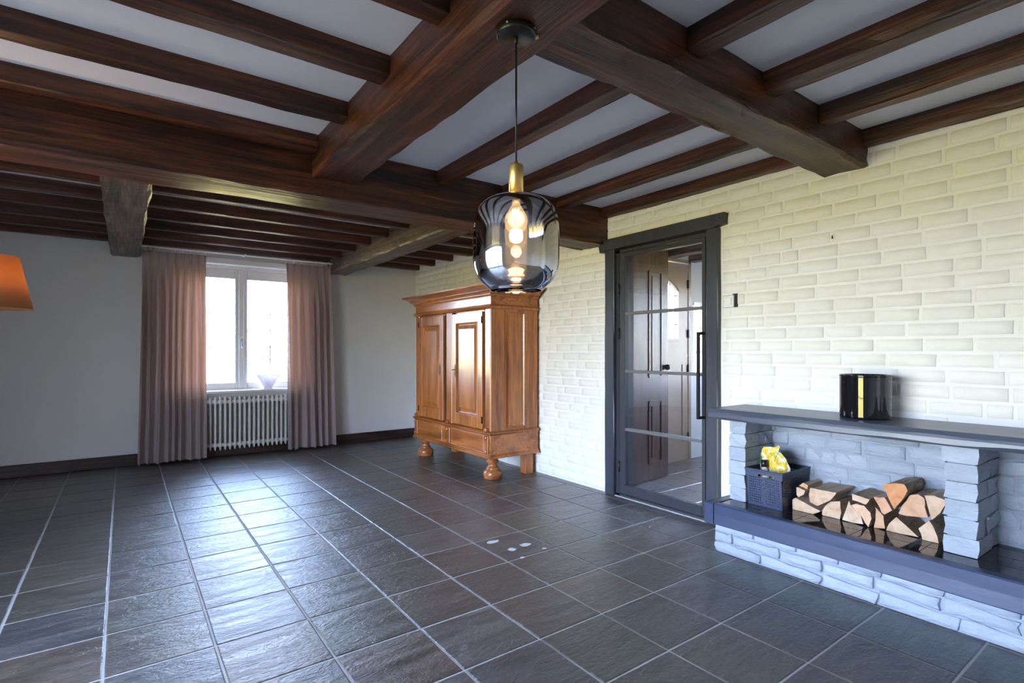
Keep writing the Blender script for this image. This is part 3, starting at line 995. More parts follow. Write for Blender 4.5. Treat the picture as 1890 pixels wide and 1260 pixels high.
g.box(HX0 - .01, SDX[0] - .05, HY1, HY1 + .2, -.1, HZ + .1); g.box(SDX[1] + .05, SLX[0], HY1, HY1 + .2, -.1, HZ + .1); g.box(SLX[1], HX1 + .2, HY1, HY1 + .2, -.1, HZ + .1)
g.box(SDX[0] - .05, SDX[1] + .05, HY1, HY1 + .2, 2.40, HZ + .1); g.box(SLX[0], SLX[1], HY1, HY1 + .2, 1.92, HZ + .1); g.box(SLX[0], SLX[1], HY1, HY1 + .2, -.1, 1.0)
tag(g.build('wall_hall_front', m_wallwhite), 'white hall wall with the cream front door', kind='structure')
g = G(); g.box(HX1, HX1 + .2, HY0 - .2, 2.0, -.1, HZ + .1); g.box(HX1, HX1 + .2, 3.4, HY1 + .2, -.1, HZ + .1); g.box(HX1, HX1 + .2, 2.0, 3.4, 2.2, HZ + .1); g.box(HX1, HX1 + .2, 2.0, 3.4, -.1, .9)
tag(g.build('wall_hall_end', m_wallwhite), 'end wall of the hall', kind='structure')
tag(box('wall_hall_side', m_wallwhite, HX0 - .01, HX1, HY0 - .2, HY0, -.1, HZ + .1), 'side wall of the hall', kind='structure')
# hall end window, added out of view to light the hall
w4 = empty('window_4', (HX1 + .1, 2.7, .9), 'unseen window added at the end of the hall for its light', kind='structure')
g = G(); g.box(HX1 + .06, HX1 + .12, 2.0, 2.06, .9, 2.2); g.box(HX1 + .06, HX1 + .12, 3.34, 3.4, .9, 2.2); g.box(HX1 + .06, HX1 + .12, 2.0, 3.4, .9, .96); g.box(HX1 + .06, HX1 + .12, 2.0, 3.4, 2.14, 2.2); g.box(HX1 + .06, HX1 + .12, 2.67, 2.73, .9, 2.2)
g.build('window_frame', m_frame, w4)
box('pane', m_pane, HX1 + .085, HX1 + .09, 2.06, 2.67, .96, 2.14, w4); box('pane', m_pane, HX1 + .085, HX1 + .09, 2.73, 3.34, .96, 2.14, w4)
# cream front door with arched light
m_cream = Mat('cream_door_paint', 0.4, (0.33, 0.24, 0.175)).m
d2 = empty('door_2', (5.06, HY1 - .03, 0), 'cream front door with an arched leaded light in the hall', kind='structure')
y0, y1 = HY1 - .02, HY1 + .03
wx0, wx1, wz0, wz1, wzt = 4.80, 5.33, 1.46, 2.02, 2.15
g = G()
g.box(SDX[0], wx0, y0, y1, 0.001, 2.36); g.box(wx1, SDX[1], y0, y1, 0.001, 2.36); g.box(wx0, wx1, y0, y1, .001, wz0); g.box(SDX[0] - .02, SDX[1] + .02, y1, y1 + .12, -.1, .03)
arc = []
for k in range(13):
    t = k / 12; x = wx1 + (wx0 - wx1) * t
    arc.append((x, wz1 + (wzt - wz1) * (1 - (2 * t - 1) ** 2)))
for k in range(12):
    (xa, za), (xb, zb) = arc[k], arc[k + 1]
    g.add([(xa, y0, za), (xb, y0, zb), (xb, y0, 2.36), (xa, y0, 2.36), (xa, y1, za), (xb, y1, zb), (xb, y1, 2.36), (xa, y1, 2.36)], [(0, 1, 2, 3), (7, 6, 5, 4), (0, 4, 5, 1)])
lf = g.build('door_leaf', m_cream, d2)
g = G()
for k in range(12):
    (xa, za), (xb, zb) = arc[k], arc[k + 1]
    g.tube([(xa, y0 - .004, za + .01), (xb, y0 - .004, zb + .01)], .016, 6, 0, True, False)
for x in (wx0 - .01, wx1 + .01): g.box(x - .016, x + .016, y0 - .018, y0 + .01, wz0 - .01, wz1 + .02)
g.box(wx0 - .026, wx1 + .026, y0 - .022, y0 + .01, wz0 - .03, wz0)
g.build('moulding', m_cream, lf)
g = G()
for q in (1, 2, 3): g.box(wx0 + (wx1 - wx0) * q / 4 - .004, wx0 + (wx1 - wx0) * q / 4 + .004, y0 + .01, y0 + .02, wz0, wz1 + (.12 if q == 2 else .09))
for q in (1.63, 1.80, 1.97): g.box(wx0, wx1, y0 + .01, y0 + .02, q - .004, q + .004)
g.build('lead_bar', m_iron, lf)
G().add([(wx0, y0 + .024, wz0), (wx1, y0 + .024, wz0)] + [(a, y0 + .024, b) for a, b in arc], [tuple(range(15))]).build('pane', m_pane, lf)
for xa, xb in ((4.72, 5.02), (5.10, 5.42)):
    g = G()
    for x in (xa, xb): g.box(x - .008, x + .008, y0 - .008, y0 + .002, .22, 1.16)
    for z in (.22, 1.16): g.box(xa, xb, y0 - .008, y0 + .002, z - .008, z + .008)
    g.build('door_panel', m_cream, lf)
box('door_rail', m_cream, SDX[0], SDX[1], y0 - .006, y0 + .002, 1.24, 1.27, lf)
for z in (2.12, 1.52, 1.10, .28): G().tube([(SDX[1] + .004, y0 - .008, z - .05), (SDX[1] + .004, y0 - .008, z + .05)], .012, 8).build('hinge', m_iron, d2)
g = G(); g.box(SDX[0] - .05, SDX[0], y0 - .01, y1, 0, 2.41); g.box(SDX[1] + .012, SDX[1] + .06, y0 - .01, y1, 0, 2.41); g.box(SDX[0], SDX[1] + .05, y0 - .01, y1, 2.37, 2.41)
g.build('door_frame', m_cream, d2)
w5 = empty('window_5', (5.9, HY1 + .05, 1.0), 'narrow window beside the cream front door', kind='structure')
g = G(); a, b = SLX
g.box(a, a + .035, y0 + .03, y0 + .08, 1.0, 1.92); g.box(b - .035, b, y0 + .03, y0 + .08, 1.0, 1.92); g.box(a, b, y0 + .03, y0 + .08, 1.0, 1.04); g.box(a, b, y0 + .03, y0 + .08, 1.88, 1.92)
for q in (1.30, 1.60): g.box(a, b, y0 + .04, y0 + .07, q - .01, q + .01)
g.build('window_frame', m_frame, w5)
box('pane', m_pane, a + .03, b - .03, y0 + .05, y0 + .055, 1.04, 1.88, w5)
# open dark panelled door
d3 = empty('door_3', (3.88, 3.49, 0), 'dark brown panelled door standing open in the hall', kind='structure')
ang = math.atan2(.07, .74)


def dl(s, n_, z):   # along the leaf, across it, height
    return (3.88 + s * math.cos(ang) + n_ * math.sin(ang), 3.49 + s * math.sin(ang) - n_ * math.cos(ang), z)


def dbox(g, s0, s1, n0, n1, z0, z1, mi=0):
    vs = [dl(s, n_, z) for s in (s0, s1) for n_ in (n0, n1) for z in (z0, z1)]
    return g.add(vs, [(0, 1, 3, 2), (4, 6, 7, 5), (0, 4, 5, 1), (2, 3, 7, 6), (0, 2, 6, 4), (1, 5, 7, 3)], mi)


lf = dbox(G(), 0, .75, -.02, .02, .006, 2.36).build('door_leaf', m_hallwood, d3)
for (za, zb) in ((1.05, 2.12), (.18, .80)):
    g = G(); sa, sb = .40, .62
    for s in (sa, sb): dbox(g, s - .008, s + .008, .02, .028, za, zb)
    for z in (za, zb): dbox(g, sa, sb, .02, .028, z - .008, z + .008)
    dbox(g, sa + .05, sb - .05, .018, .026, za + .05, zb - .05)
    g.build('door_panel', m_hallwood, lf)
kx = dl(.70, .045, 1.145)
G().tube([dl(.70, .02, 1.145), dl(.70, .05, 1.145)], [.018, .012], 10).lathe(kx[0], kx[1], [(0, 1.115), (.02, 1.12), (.03, 1.145), (.02, 1.17), (0, 1.175)], 12).build('knob', m_black, lf)

# ------------------------------------------------------------------ hearth bench
HB = (3.3, 0.9, 0)
hb = empty('hearth_bench', HB, 'blue grey stone hearth bench with dark timber edge and mantel shelf along the brick wall', 'hearth')
YE = -0.6
core = G().box(3.155, RW - .004, YE, 2.022, 0.0, .205).build('base', m_stonejoint, hb)


def stones_x(parent, xf, ya, yb, za, zb, mat, seed, courses, rough=.009, ymin=None, lens=(.17, .25)):
    """stones whose faces look to -X"""
    ch = (zb - za) / courses
    for r_ in range(courses):
        z = za + r_ * ch
        y = yb - random.uniform(0, .0) if r_ % 2 == 0 else yb
        first = True
        while y > ya + .02:
            L = random.uniform(*lens)
            if first and r_ % 2: L *= .55
            first = False
            y0 = max(ya, y - L)
            if y0 - ya < .05: y0 = ya
            me = brick_obj_mesh('stone', mat, seed + r_ * 3.7 + y, y - y0 - .008, ch - .007, rough, .03)
            link('stone', me, (xf + random.uniform(-.006, .004), (y0 + y) / 2, z + ch / 2), parent, (random.uniform(-.01, .01), 0, 0))
            y = y0 - .002


stones_x(core, 3.140, .2, 2.032, .004, .205, m_stone, 3.0, 3, .014, lens=(.20, .36))
slab = box('slab', m_stonejoint, 3.10, RW - .004, YE, 2.0, .205, .318, hb)
# timber edge boards
n = 60


def wavy_board(name, mat, y0, y1, x0, x1, z0, z1, seed, amp, cham, n=56):
    vs = []; fs = []
    for i in range(n + 1):
        y = y0 + (y1 - y0) * i / n
        c = cham * (0.35 + 0.9 * max(0, nz(y * 3.1, seed, 1.1) + 0.25))
        c2 = cham * (0.25 + 0.6 * max(0, nz(y * 2.7, seed + 5, 6.1) + 0.15))
        dx = nz(y * 1.9, seed, 2.2) * amp
        vs += [(x1, y, z1), (x0 + dx + c * .8, y, z1), (x0 + dx, y, z1 - c), (x0 + dx + .002, y, (z0 + z1) / 2), (x0 + dx, y, z0 + c2), (x0 + dx + c2 * .8, y, z0), (x1, y, z0)]
    m = 7
    for i in range(n):
        for k in range(m):
            l = (k + 1) % m
            fs.append((i * m + k, i * m + l, (i + 1) * m + l, (i + 1) * m + k))
    fs.append(tuple(range(m))); fs.append(tuple(n * m + k for k in range(m)))
    return G().add(vs, fs).build(name, mat, hb)


wavy_board('edge_board', m_slatepaint, YE, 1.982, 3.052, 3.108, .203, .337, 3.3, .010, .010)
wv = G().prism([(3.052, .203), (RW - .004, .200), (RW - .004, .325), (3.06, .337), (3.052, .330)], 1, 1.986, 2.050).build('edge_board', m_slatepaint, hb)
# glazed tiles
tg = G().box(3.108, RW - .004, YE, 1.985, .318, .3255).build('tile_bed', m_glazegrout, hb)
rows = [(3.110, 3.2535), (3.2565, 3.3925), (3.3955, 3.5355), (3.5385, 3.628)]
for r_, (xa, xb) in enumerate(rows):
    off = (.623, .623, .47, .55)[r_]
    ks = [YE] + [off + .30 * k for k in range(-4, 5) if YE + .05 < off + .30 * k < 1.93] + [1.984]
    for a, b in zip(ks[:-1], ks[1:]):
        if b < .3: continue
        box('hearth_tile', m_glaze, xa, xb, a + .0012, b - .0012, .322, .330, hb, .0006)
# piers


def pier(ya, yb, seed, nm='pier'):
    p = G().box(3.262, 3.602, ya + .012, yb - .012, .330, .862).build(nm, m_stonejoint, hb)
    for k in range(6):
        z = .331 + k * .0885
        L = yb - ya
        # front stones wrap the corner: a rough block across the whole pier width
        n1 = 1 if (k + seed) % 3 else 2
        x = 3.252 + random.uniform(-.008, .006)
        cuts = [x, random.uniform(3.36, 3.44) if k % 2 else random.uniform(3.44, 3.50), 3.603]
        for a, b in zip(cuts[:-1], cuts[1:]):
            vs = []; fs = []
            nx_, nyy, nzz = 3, 3, 2
            bm = bmesh.new()
            bmesh.ops.create_cube(bm, size=1)
            bmesh.ops.subdivide_edges(bm, edges=bm.edges[:], cuts=1, use_grid_fill=True)
            sx, sy_, sz = b - a - .004, L + random.uniform(-.004, .008), .0845
            for q in bm.verts:
                cc = Vector((q.co.x * sx, q.co.y * sy_, q.co.z * sz))
                e_ = nz(q.co.x * 2.2 + seed + k * 3, q.co.y * 2.2 + a * 9, q.co.z * 2) * .020
                ed = 1.0
                if abs(q.co.x) > .4 and abs(q.co.z) > .4 or abs(q.co.y) > .4 and abs(q.co.z) > .4: ed = .985
                q.co = Vector((cc.x + (e_ if q.co.x < 0 and a < 3.3 else 0), cc.y * ed + e_ * (1 if q.co.y > 0 else -1), cc.z * (1 if abs(q.co.y) < .4 and abs(q.co.x) < .4 else .97)))
            me = bpy.data.meshes.new('stone'); bm.to_mesh(me); bm.free(); me.materials.append(m_stone)
            for pl in me.polygons: pl.use_smooth = False
            link('stone', me, ((a + b) / 2, (ya + yb) / 2, z + .043), p)
    return p


pier(1.884, 1.994, 1)
pier(.722, .852, 2)
back = G().box(3.606, RW - .004, YE, 1.998, .330, .862).build('back_panel', m_stonejoint, hb)
stones_x(back, 3.602, .05, 1.99, .334, .855, m_stone, 8.0, 6, .010, lens=(.17, .24))
wavy_board('mantel_shelf', m_mantelpaint, YE, 2.108, 3.182, RW - .004, .858, .928, 9.1, .022, .030, 80)

# ------------------------------------------------------------------ black vase


def lobes(t, z): return .93 + 0.10 * abs(math.cos(2.5 * (t + 2.79))) ** .7


prof = [(0, .9295), (.112, .9295), (.122, .9305), (.125, .934), (.125, .940), (.125, .95), (.125, 1.0), (.125, 1.08), (.125, 1.15), (.125, 1.162), (.1255, 1.168), (.1275, 1.174), (.126, 1.178), (.122, 1.176), (.119, 1.168), (.118, 1.15), (.117, .96), (.11, .948), (0, .945)]
jar = G().lathe(3.452, 1.268, prof, 120, 0, True, lobes).build('vase', m_jar)
tag(jar, 'glossy black lobed vase standing on the mantel shelf', 'vase')

# ------------------------------------------------------------------ basket with bag and bottles
bk = empty('storage_basket', (3.42, 1.735, .331), 'navy perforated plastic basket on the hearth beside the left pier', 'basket')
bx0, bx1, by0, by1, bz0, bz1 = 3.245, 3.592, 1.640, 1.876, .3312, .565


def wall_holes(g, P, W, H, nu, nv, hole, skip=None, th=.003):
    """a perforated sheet: P(u,v) maps to a point; cells with a diamond hole"""
    for i in range(nu):
        for j in range(nv):
            u0, u1 = W * i / nu, W * (i + 1) / nu; v0, v1 = H * j / nv, H * (j + 1) / nv
            um, vm = (u0 + u1) / 2, (v0 + v1) / 2
            if skip and skip(um, vm):
                g.add([P(u0, v0), P(u1, v0), P(u1, v1), P(u0, v1)], [(0, 1, 2, 3)]); continue
            a, b = (u1 - u0) / 2 * hole, (v1 - v0) / 2 * hole
            c = [P(u0, v0), P(u1, v0), P(u1, v1), P(u0, v1), P(um, v0), P(u1, vm), P(um, v1), P(u0, vm), P(um, vm - b), P(um + a, vm), P(um, vm + b), P(um - a, vm)]
            g.add(c, [(0, 4, 8, 11, 7), (4, 1, 5, 9, 8), (5, 2, 6, 10, 9), (6, 3, 7, 11, 10)])


g = G()
tp = .012   # taper


def side(which):
    def P(u, v):
        t = 1 - v / (bz1 - .045 - bz0)
        o_ = tp * t
        if which == 'f': return (bx0 + o_, by1 - .006 - u * ((by1 - by0 - .012) / (by1 - by0)), bz0 + v)
        if which == 'b': return (bx1 - o_, by0 + .006 + u * ((by1 - by0 - .012) / (by1 - by0)), bz0 + v)
        if which == 'r': return (bx0 + .006 + u * ((bx1 - bx0 - .012) / (bx1 - bx0)), by0 + o_, bz0 + v)
        return (bx0 + .006 + u * ((bx1 - bx0 - .012) / (bx1 - bx0)), by1 - o_, bz0 + v)
    return P


HH = bz1 - .045 - bz0
for wch, Wd, nu in (('f', by1 - by0, 17), ('b', by1 - by0, 17), ('r', bx1 - bx0, 23), ('l', bx1 - bx0, 23)):
    nv = 12
    wall_holes(g, side(wch), Wd, HH, nu, nv, .55, (lambda nn, W_: (lambda u, v: u < W_ / nn or u > W_ - W_ / nn or v < HH / nv))(nu, Wd))
g.box(bx0 + .01, bx1 - .01, by0 + .01, by1 - .01, bz0, bz0 + .004)
body = g.build('body', m_basket, bk)
g = G(); zb = bz1 - .047
hy0, hy1 = 1.693, 1.793
zc0, zc1 = .506, .532
# upper band with hand holes in the short sides
for x in (bx0 - .002, bx1 - .002):
    g.box(x, x + .005, by0, hy0, zb, bz1 - .004); g.box(x, x + .005, hy1, by1, zb, bz1 - .004); g.box(x, x + .005, hy0, hy1, zc1 + .002, bz1 - .004)
for y in (by0 - .001, by1 - .004): g.box(bx0, bx1 + .003, y, y + .005, zb, bz1 - .004)
g.build('band', m_basket, bk)
g = G()
g.box(bx0 - .008, bx0 + .004, by0 - .006, by1 + .006, bz1 - .012, bz1, 0, .002); g.box(bx1 - .004, bx1 + .006, by0 - .006, by1 + .006, bz1 - .012, bz1, 0, .002)
g.box(bx0, bx1, by0 - .006, by0 + .004, bz1 - .012, bz1, 0, .002); g.box(bx0, bx1, by1 - .004, by1 + .006, bz1 - .012, bz1, 0, .002)
g.build('rim', m_basket, bk)
# bag: a crumpled pouch, silhouette with thickness
out = [(1.858, .34), (1.862, .53), (1.864, .610), (1.850, .668), (1.838, .684), (1.800, .690), (1.766, .690), (1.742, .708), (1.732, .700), (1.742, .664), (1.726, .662), (1.695, .630), (1.668, .575), (1.662, .53), (1.66, .34)]
cyy, czz = 1.765, .54
vs = []; fs = []
R_ = 5
for sgn in (-1, 1):
    for r_ in range(R_):
        t = r_ / (R_ - 1)
        for (y, z) in out:
            yy, zz = cyy + (y - cyy) * (1 - t * .92), czz + (z - czz) * (1 - t * .92)
            th = .034 * math.sin(min(1, t * 1.6) * PI / 2) * (1.0 if zz < .6 else max(.25, 1 - (zz - .6) * 7))
            th += nz(yy * 22, zz * 22, sgn * 3) * .010 * (t > 0)
            vs.append((3.395 + sgn * th, yy, zz))
m = len(out)
for s_ in range(2):
    b0 = s_ * R_ * m
    for r_ in range(R_ - 1):
        for k in range(m):
            l = (k + 1) % m
            fs.append((b0 + r_ * m + k, b0 + r_ * m + l, b0 + (r_ + 1) * m + l, b0 + (r_ + 1) * m + k))
    fs.append(tuple(b0 + (R_ - 1) * m + k for k in range(m)))
bag = G().add(vs, fs, 0, False).build('foil_bag', m_bag)
tag(bag, 'crumpled yellow foil bag printed with green leaves standing in the navy basket', 'bag')
bt = empty('bottle', (3.31, 1.79, .337), 'white bottle with a black cap leaning in the navy basket', 'bottle')
a0, a1 = Vector((3.31, 1.775, .337)), Vector((3.345, 1.812, .655))
dd = a1 - a0
G().tube([a0, a0 + dd * .1, a0 + dd * .55, a0 + dd * .72], [.024, .026, .026, .016], 16).build('bottle_body', m_plastic, bt)
G().tube([a0 + dd * .72, a0 + dd * .86], [.020, .020], 16).build('cap', m_cap, bt)
am = G().lathe(3.315, 1.702, [(0, .337), (.026, .337), (.028, .345), (.028, .50), (.014, .53), (.012, .545), (0, .546)], 16).build('amber_bottle', m_amber)
tag(am, 'small amber bottle seen through the hand hole of the navy basket', 'bottle')

# ------------------------------------------------------------------ firewood
LOGS = [
 (3.350, .25, 0, 'long low split log lying lowest beside the navy basket', [(1.631,.391),(1.612,.407),(1.524,.377),(1.472,.362),(1.470,.355),(1.508,.3315),(1.631,.3315)]),
 (3.360, .24, 1, 'small split log against the basket, on top of the lowest left log', [(1.612,.470),(1.600,.471),(1.560,.460),(1.568,.434),(1.600,.412),(1.611,.424)]),
 (3.392, .21, 0, 'thin split billet lying topmost beside the basket', [(1.612,.476),(1.588,.498),(1.558,.487),(1.562,.463),(1.593,.472)]),
 (3.330, .27, 0, 'broad pale split log at the upper left of the woodpile', [(1.517,.491),(1.372,.492),(1.382,.472),(1.406,.440),(1.476,.391),(1.517,.406),(1.524,.446)]),
 (3.370, .23, 1, 'quarter round log second from the left in the bottom row', [(1.466,.360),(1.448,.393),(1.418,.424),(1.367,.437),(1.362,.370),(1.369,.3315),(1.463,.3315),(1.467,.339)]),
 (3.362, .24, 0, 'pale wedge log in the bottom row under the flat upper log', [(1.318,.455),(1.309,.429),(1.258,.388),(1.245,.338),(1.299,.3315),(1.353,.335),(1.333,.401)]),
 (3.350, .24, 1, 'bleached half round log leaning in the middle of the bottom row', [(1.302,.435),(1.276,.448),(1.236,.445),(1.205,.414),(1.200,.382),(1.215,.3315),(1.231,.350),(1.249,.386)]),
 (3.340, .25, 1, 'flat split log with a dark bark top above the bleached half round log', [(1.293,.502),(1.205,.489),(1.223,.457),(1.254,.463),(1.291,.467)]),
 (3.340, .24, 0, 'small square split log in the middle of the pile', [(1.187,.507),(1.133,.518),(1.098,.455),(1.134,.424),(1.149,.433),(1.160,.463)]),
 (3.372, .22, 1, 'pinkish narrow log standing on edge below the small square log', [(1.190,.445),(1.166,.424),(1.150,.406),(1.143,.338),(1.185,.3315),(1.196,.3315),(1.188,.374),(1.186,.429)]),
 (3.320, .27, 1, 'bright orange log with thick bark, topmost of the pile', [(1.142,.579),(1.116,.596),(1.071,.609),(1.036,.610),(1.022,.580),(1.032,.555),(1.055,.512),(1.082,.468),(1.104,.512),(1.120,.556)]),
 (3.360, .23, 1, 'large reddish brown log below the orange topmost log', [(1.026,.549),(.987,.562),(.961,.548),(.959,.502),(.945,.453),(.991,.443),(1.048,.436),(1.076,.440),(1.060,.487),(1.036,.525)]),
 (3.350, .24, 0, 'triangular split log against the middle stone pier, upper right', [(.957,.565),(.917,.572),(.884,.564),(.862,.552),(.893,.489),(.927,.445),(.942,.502)]),
 (3.370, .22, 1, 'low three cornered log in the bottom row under the reddish brown log', [(1.089,.416),(1.051,.388),(.990,.335),(1.069,.3315),(1.136,.3315),(1.124,.369)]),
 (3.355, .24, 1, 'curved wedge log at the right end of the bottom row beside the middle pier', [(.985,.385),(.940,.438),(.922,.410),(.906,.368),(.900,.3315),(.968,.3315),(.975,.364)]),
]
for i, (xf, L, bark, lab, poly) in enumerate(LOGS):
    cy = sum(p[0] for p in poly) / len(poly); cz = sum(p[1] for p in poly) / len(poly)
    # refine outline
    ring = []
    for k in range(len(poly)):
        a, b = Vector(poly[k]), Vector(poly[(k + 1) % len(poly)])
        for t in (0, .5):
            p = a.lerp(b, t)
            j = .0025 if t else 0
            ring.append((p.x + nz(k * 3.3, t, i) * j, max(.3315, p.y + nz(k * 2.1, t + 5, i) * j)))
    m = len(ring); vs = []; fs = []; mi = []
    NS = 6
    xe = min(xf + L, 3.588)
    for s_ in range(NS):
        t = s_ / (NS - 1); x = xf + (xe - xf) * t
        for k, (y, z) in enumerate(ring):
            j = nz(k * 1.3 + i, t * 3, 7) * .004 * (s_ > 0)
            sc = 1 - .05 * t
            zz = max(.3315, cz + (z - cz) * sc + j)
            if z < .336: zz = z
            vs.append((x + (nz(y * 30, z * 30, i) * .004 if s_ in (0, NS - 1) else 0), cy + (y - cy) * sc + j, zz))
    g = G()
    sf = []
    for s_ in range(NS - 1):
        for k in range(m):
            l = (k + 1) % m
            sf.append((s_ * m + k, s_ * m + l, (s_ + 1) * m + l, (s_ + 1) * m + k))
    g.add(vs, sf, 1)
    g.add(vs[:m], [tuple(range(m))], 0); g.add(vs[-m:], [tuple(range(m))], 0)
    o = g.build('firewood_log', [m_logs[{10: 1, 6: 2, 9: 3, 11: 3, 8: 3}.get(i, 0)], m_bark if bark else m_logside])
    tag(o, lab, 'log', 'split logs stacked on the hearth')

# ------------------------------------------------------------------ armoire
AX0, AX1, AY0, AY1 = 2.995, 3.60, 4.454, 6.151
ar = empty('armoire', (3.3, 5.3, 0), 'antique honey oak armoire with two panelled doors and bun feet in the far right corner', 'armoire')


def ring_mould(name, prof, mat=m_oakh, wallside=True):
    """moulding that runs round front and both sides; prof = [(out, z)]"""
    g = G()
    vs = []; n = len(prof)
    for (o_, z) in prof:
        vs += [(AX1, AY0 - o_, z), (AX0 - o_, AY0 - o_, z), (AX0 - o_, AY1 + o_, z), (AX1, AY1 + o_, z)]
    fs = []
    for i in range(n - 1):
        for k in range(3):
            fs.append((i * 4 + k, i * 4 + k + 1, (i + 1) * 4 + k + 1, (i + 1) * 4 + k))
    fs.append((0, 1, 2, 3)); fs.append(tuple((n - 1) * 4 + k for k in range(4)))
    fs.append(tuple(i * 4 for i in range(n))); fs.append(tuple(i * 4 + 3 for i in range(n)))
    return g.add(vs, fs).build(name, mat, ar)


# carcass with a recessed front
g = G()
g.box(AX0 + .03, AX1, AY0 + .012, AY1 - .012, .225, 1.88)
g.build('carcass', m_oakx, ar)
# plinth / drawer base
g = G(); g.box(AX0 - .012, AX1, AY0 - .012, AY1 + .012, .262, .462, 0, .002); pl = g.build('drawer_base', m_oakh, ar)
ring_mould('bottom_moulding', [(.030, .223), (.034, .228), (.032, .240), (.022, .248), (.024, .256), (.014, .264)])
ring_mould('waist_moulding', [(.012, .455), (.020, .462), (.030, .472), (.032, .484), (.018, .490), (.004, .496)])
ring_mould('upper_moulding', [(.002, 1.742), (.016, 1.750), (.024, 1.764), (.022, 1.774), (.010, 1.782), (.004, 1.79)])
ring_mould('frieze', [(.003, 1.785), (.003, 1.875)], m_oakh)
ring_mould('cornice', [(.006, 1.868), (.016, 1.876), (.024, 1.884), (.020, 1.896), (.046, 1.910), (.060, 1.922), (.058, 1.930), (.100, 1.952), (.128, 1.962), (.134, 1.972), (.134, 1.982)])


def panel_box(name, y0, y1, z0, z1, x, mat, parent, th=.02, c=.004):
    return box(name, mat, x, x + th, y0, y1, z0, z1, parent, c)


# drawers fronts
for (y0, y1) in ((4.560, 5.210), (5.440, 6.060)):
    g = G(); g.box(AX0 - .022, AX0 - .010, y0, y1, .285, .445, 0, .005); g.build('drawer', m_oakh, ar)
# pilasters
for (y0, y1) in ((AY0 + .002, 4.560), (5.237, 5.371), (6.052, AY1 - .002)):
    g = G(); g.box(AX0 - .004, AX0 + .035, y0 + .004, y1 - .004, .494, 1.745, 0, .006); pz = g.build('pilaster', m_oak, ar)
    g = G(); g.box(AX0 - .030, AX0 - .008, y0 + .012, y1 - .012, .272, .452, 0, .006); g.build('plinth_block', m_oak, ar)
    for z in (.292, .43, .51):
        cyy = (y0 + y1) / 2
        g = G(); g.tube([(AX0 - .002, cyy, z), (AX0 - .038, cyy, z), (AX0 - .044, cyy, z)], [.024, .024, .016], 14, 0, True, False); g.build('boss', m_oak, ar)
# doors


def door(y0, y1, lock_y, hinge_y):
    z0, z1 = .505, 1.722
    st = .085
    g = G(); xf = AX0 - .014
    g.box(xf, xf + .035, y0, y0 + st, z0, z1, 0, .003); g.box(xf, xf + .035, y1 - st, y1, z0, z1, 0, .003)
    g.box(xf, xf + .035, y0 + st, y1 - st, z0, z0 + .125, 0, .003); g.box(xf, xf + .035, y0 + st, y1 - st, z1 - .105, z1, 0, .003)
    d = g.build('door', m_oak, ar)
    a, b, c, e_ = y0 + st, y1 - st, z0 + .125, z1 - .105
    # sticking moulding and raised field
    vs = []
    levels = ((0, xf + .002), (.012, xf - .006), (.020, xf + .014), (.060, xf + .002), (.066, xf - .001))
    for q, x in levels: vs += [(x, a + q, c + q), (x, b - q, c + q), (x, b - q, e_ - q), (x, a + q, e_ - q)]
    fs = []
    for i in range(len(levels) - 1):
        for k in range(4): fs.append((i * 4 + k, i * 4 + (k + 1) % 4, (i + 1) * 4 + (k + 1) % 4, (i + 1) * 4 + k))
    t4 = (len(levels) - 1) * 4
    fs.append((t4, t4 + 1, t4 + 2, t4 + 3))
    G().add(vs, fs).build('raised_panel', m_oak, d)
    g = G(); g.prism([(lock_y - .012, 1.09), (lock_y - .018, 1.12), (lock_y, 1.165), (lock_y + .018, 1.12), (lock_y + .012, 1.09), (lock_y + .016, 1.06), (lock_y, 1.02), (lock_y - .016, 1.06)], 0, xf - .004, xf + .001)
    g.build('escutcheon', m_iron, d)
    if hinge_y < lock_y:
        g = G(); g.tube([(xf - .004, lock_y, 1.105), (xf - .035, lock_y, 1.105)], .004, 8); g.tube([(xf - .035, lock_y - .014, 1.105), (xf - .046, lock_y, 1.105), (xf - .035, lock_y + .014, 1.105)], .004, 6)
        g.build('key', m_iron, d)
    g = G()
    for z in (z0 + .06, z1 - .12): g.tube([(xf - .003, hinge_y, z), (xf - .003, hinge_y, z + .07)], .007, 8)
    g.build('hinge', m_iron, d)
    return d


door(4.597, 5.217, 5.146, 4.600)
door(5.428, 6.048, 5.500, 6.045)
# dark strips that paint the shade in the gaps beside the astragals
m_gap = Mat('shadow_gap_wood', .6, (.03, .014, .008)).m
g = G(); g.box(AX0 + .018, AX0 + .032, 4.56, 4.6, .5, 1.74); g.box(AX0 + .018, AX0 + .032, 5.36, 5.43, .5, 1.74); g.box(AX0 + .018, AX0 + .032, 5.21, 5.24, .5, 1.74); g.build('gap_shade_strips', m_gap, ar)
# side panels (both ends)
for sgn, yf in ((-1, AY0), (1, AY1)):
    g = G(); t = .014
    ya, yb = (yf, yf + t) if sgn < 0 else (yf - t, yf)
    g.box(AX0 + .002, 3.172, ya, yb, .494, 1.745, 0, .002); g.box(3.432, AX1, ya, yb, .494, 1.745, 0, .002)
    g.box(3.172, 3.432, ya, yb, .494, .515, 0, .001); g.box(3.172, 3.432, ya, yb, 1.72, 1.745, 0, .001)
    sp_ = g.build('side_frame', m_oak, ar)
    vs = []; a, b, c, e_ = 3.174, 3.430, .516, 1.719
    levels = ((0, 0), (.010, -.004), (.020, .009), (.052, .002))
    for q, dx in levels:
        y = yf - sgn * dx
        vs += [(a + q, y, c + q), (b - q, y, c + q), (b - q, y, e_ - q), (a + q, y, e_ - q)]
    fs = []
    for i in range(3):
        for k in range(4): fs.append((i * 4 + k, i * 4 + (k + 1) % 4, (i + 1) * 4 + (k + 1) % 4, (i + 1) * 4 + k))
    fs.append((12, 13, 14, 15))
    G().add(vs, fs).build('side_panel', m_oak, sp_)
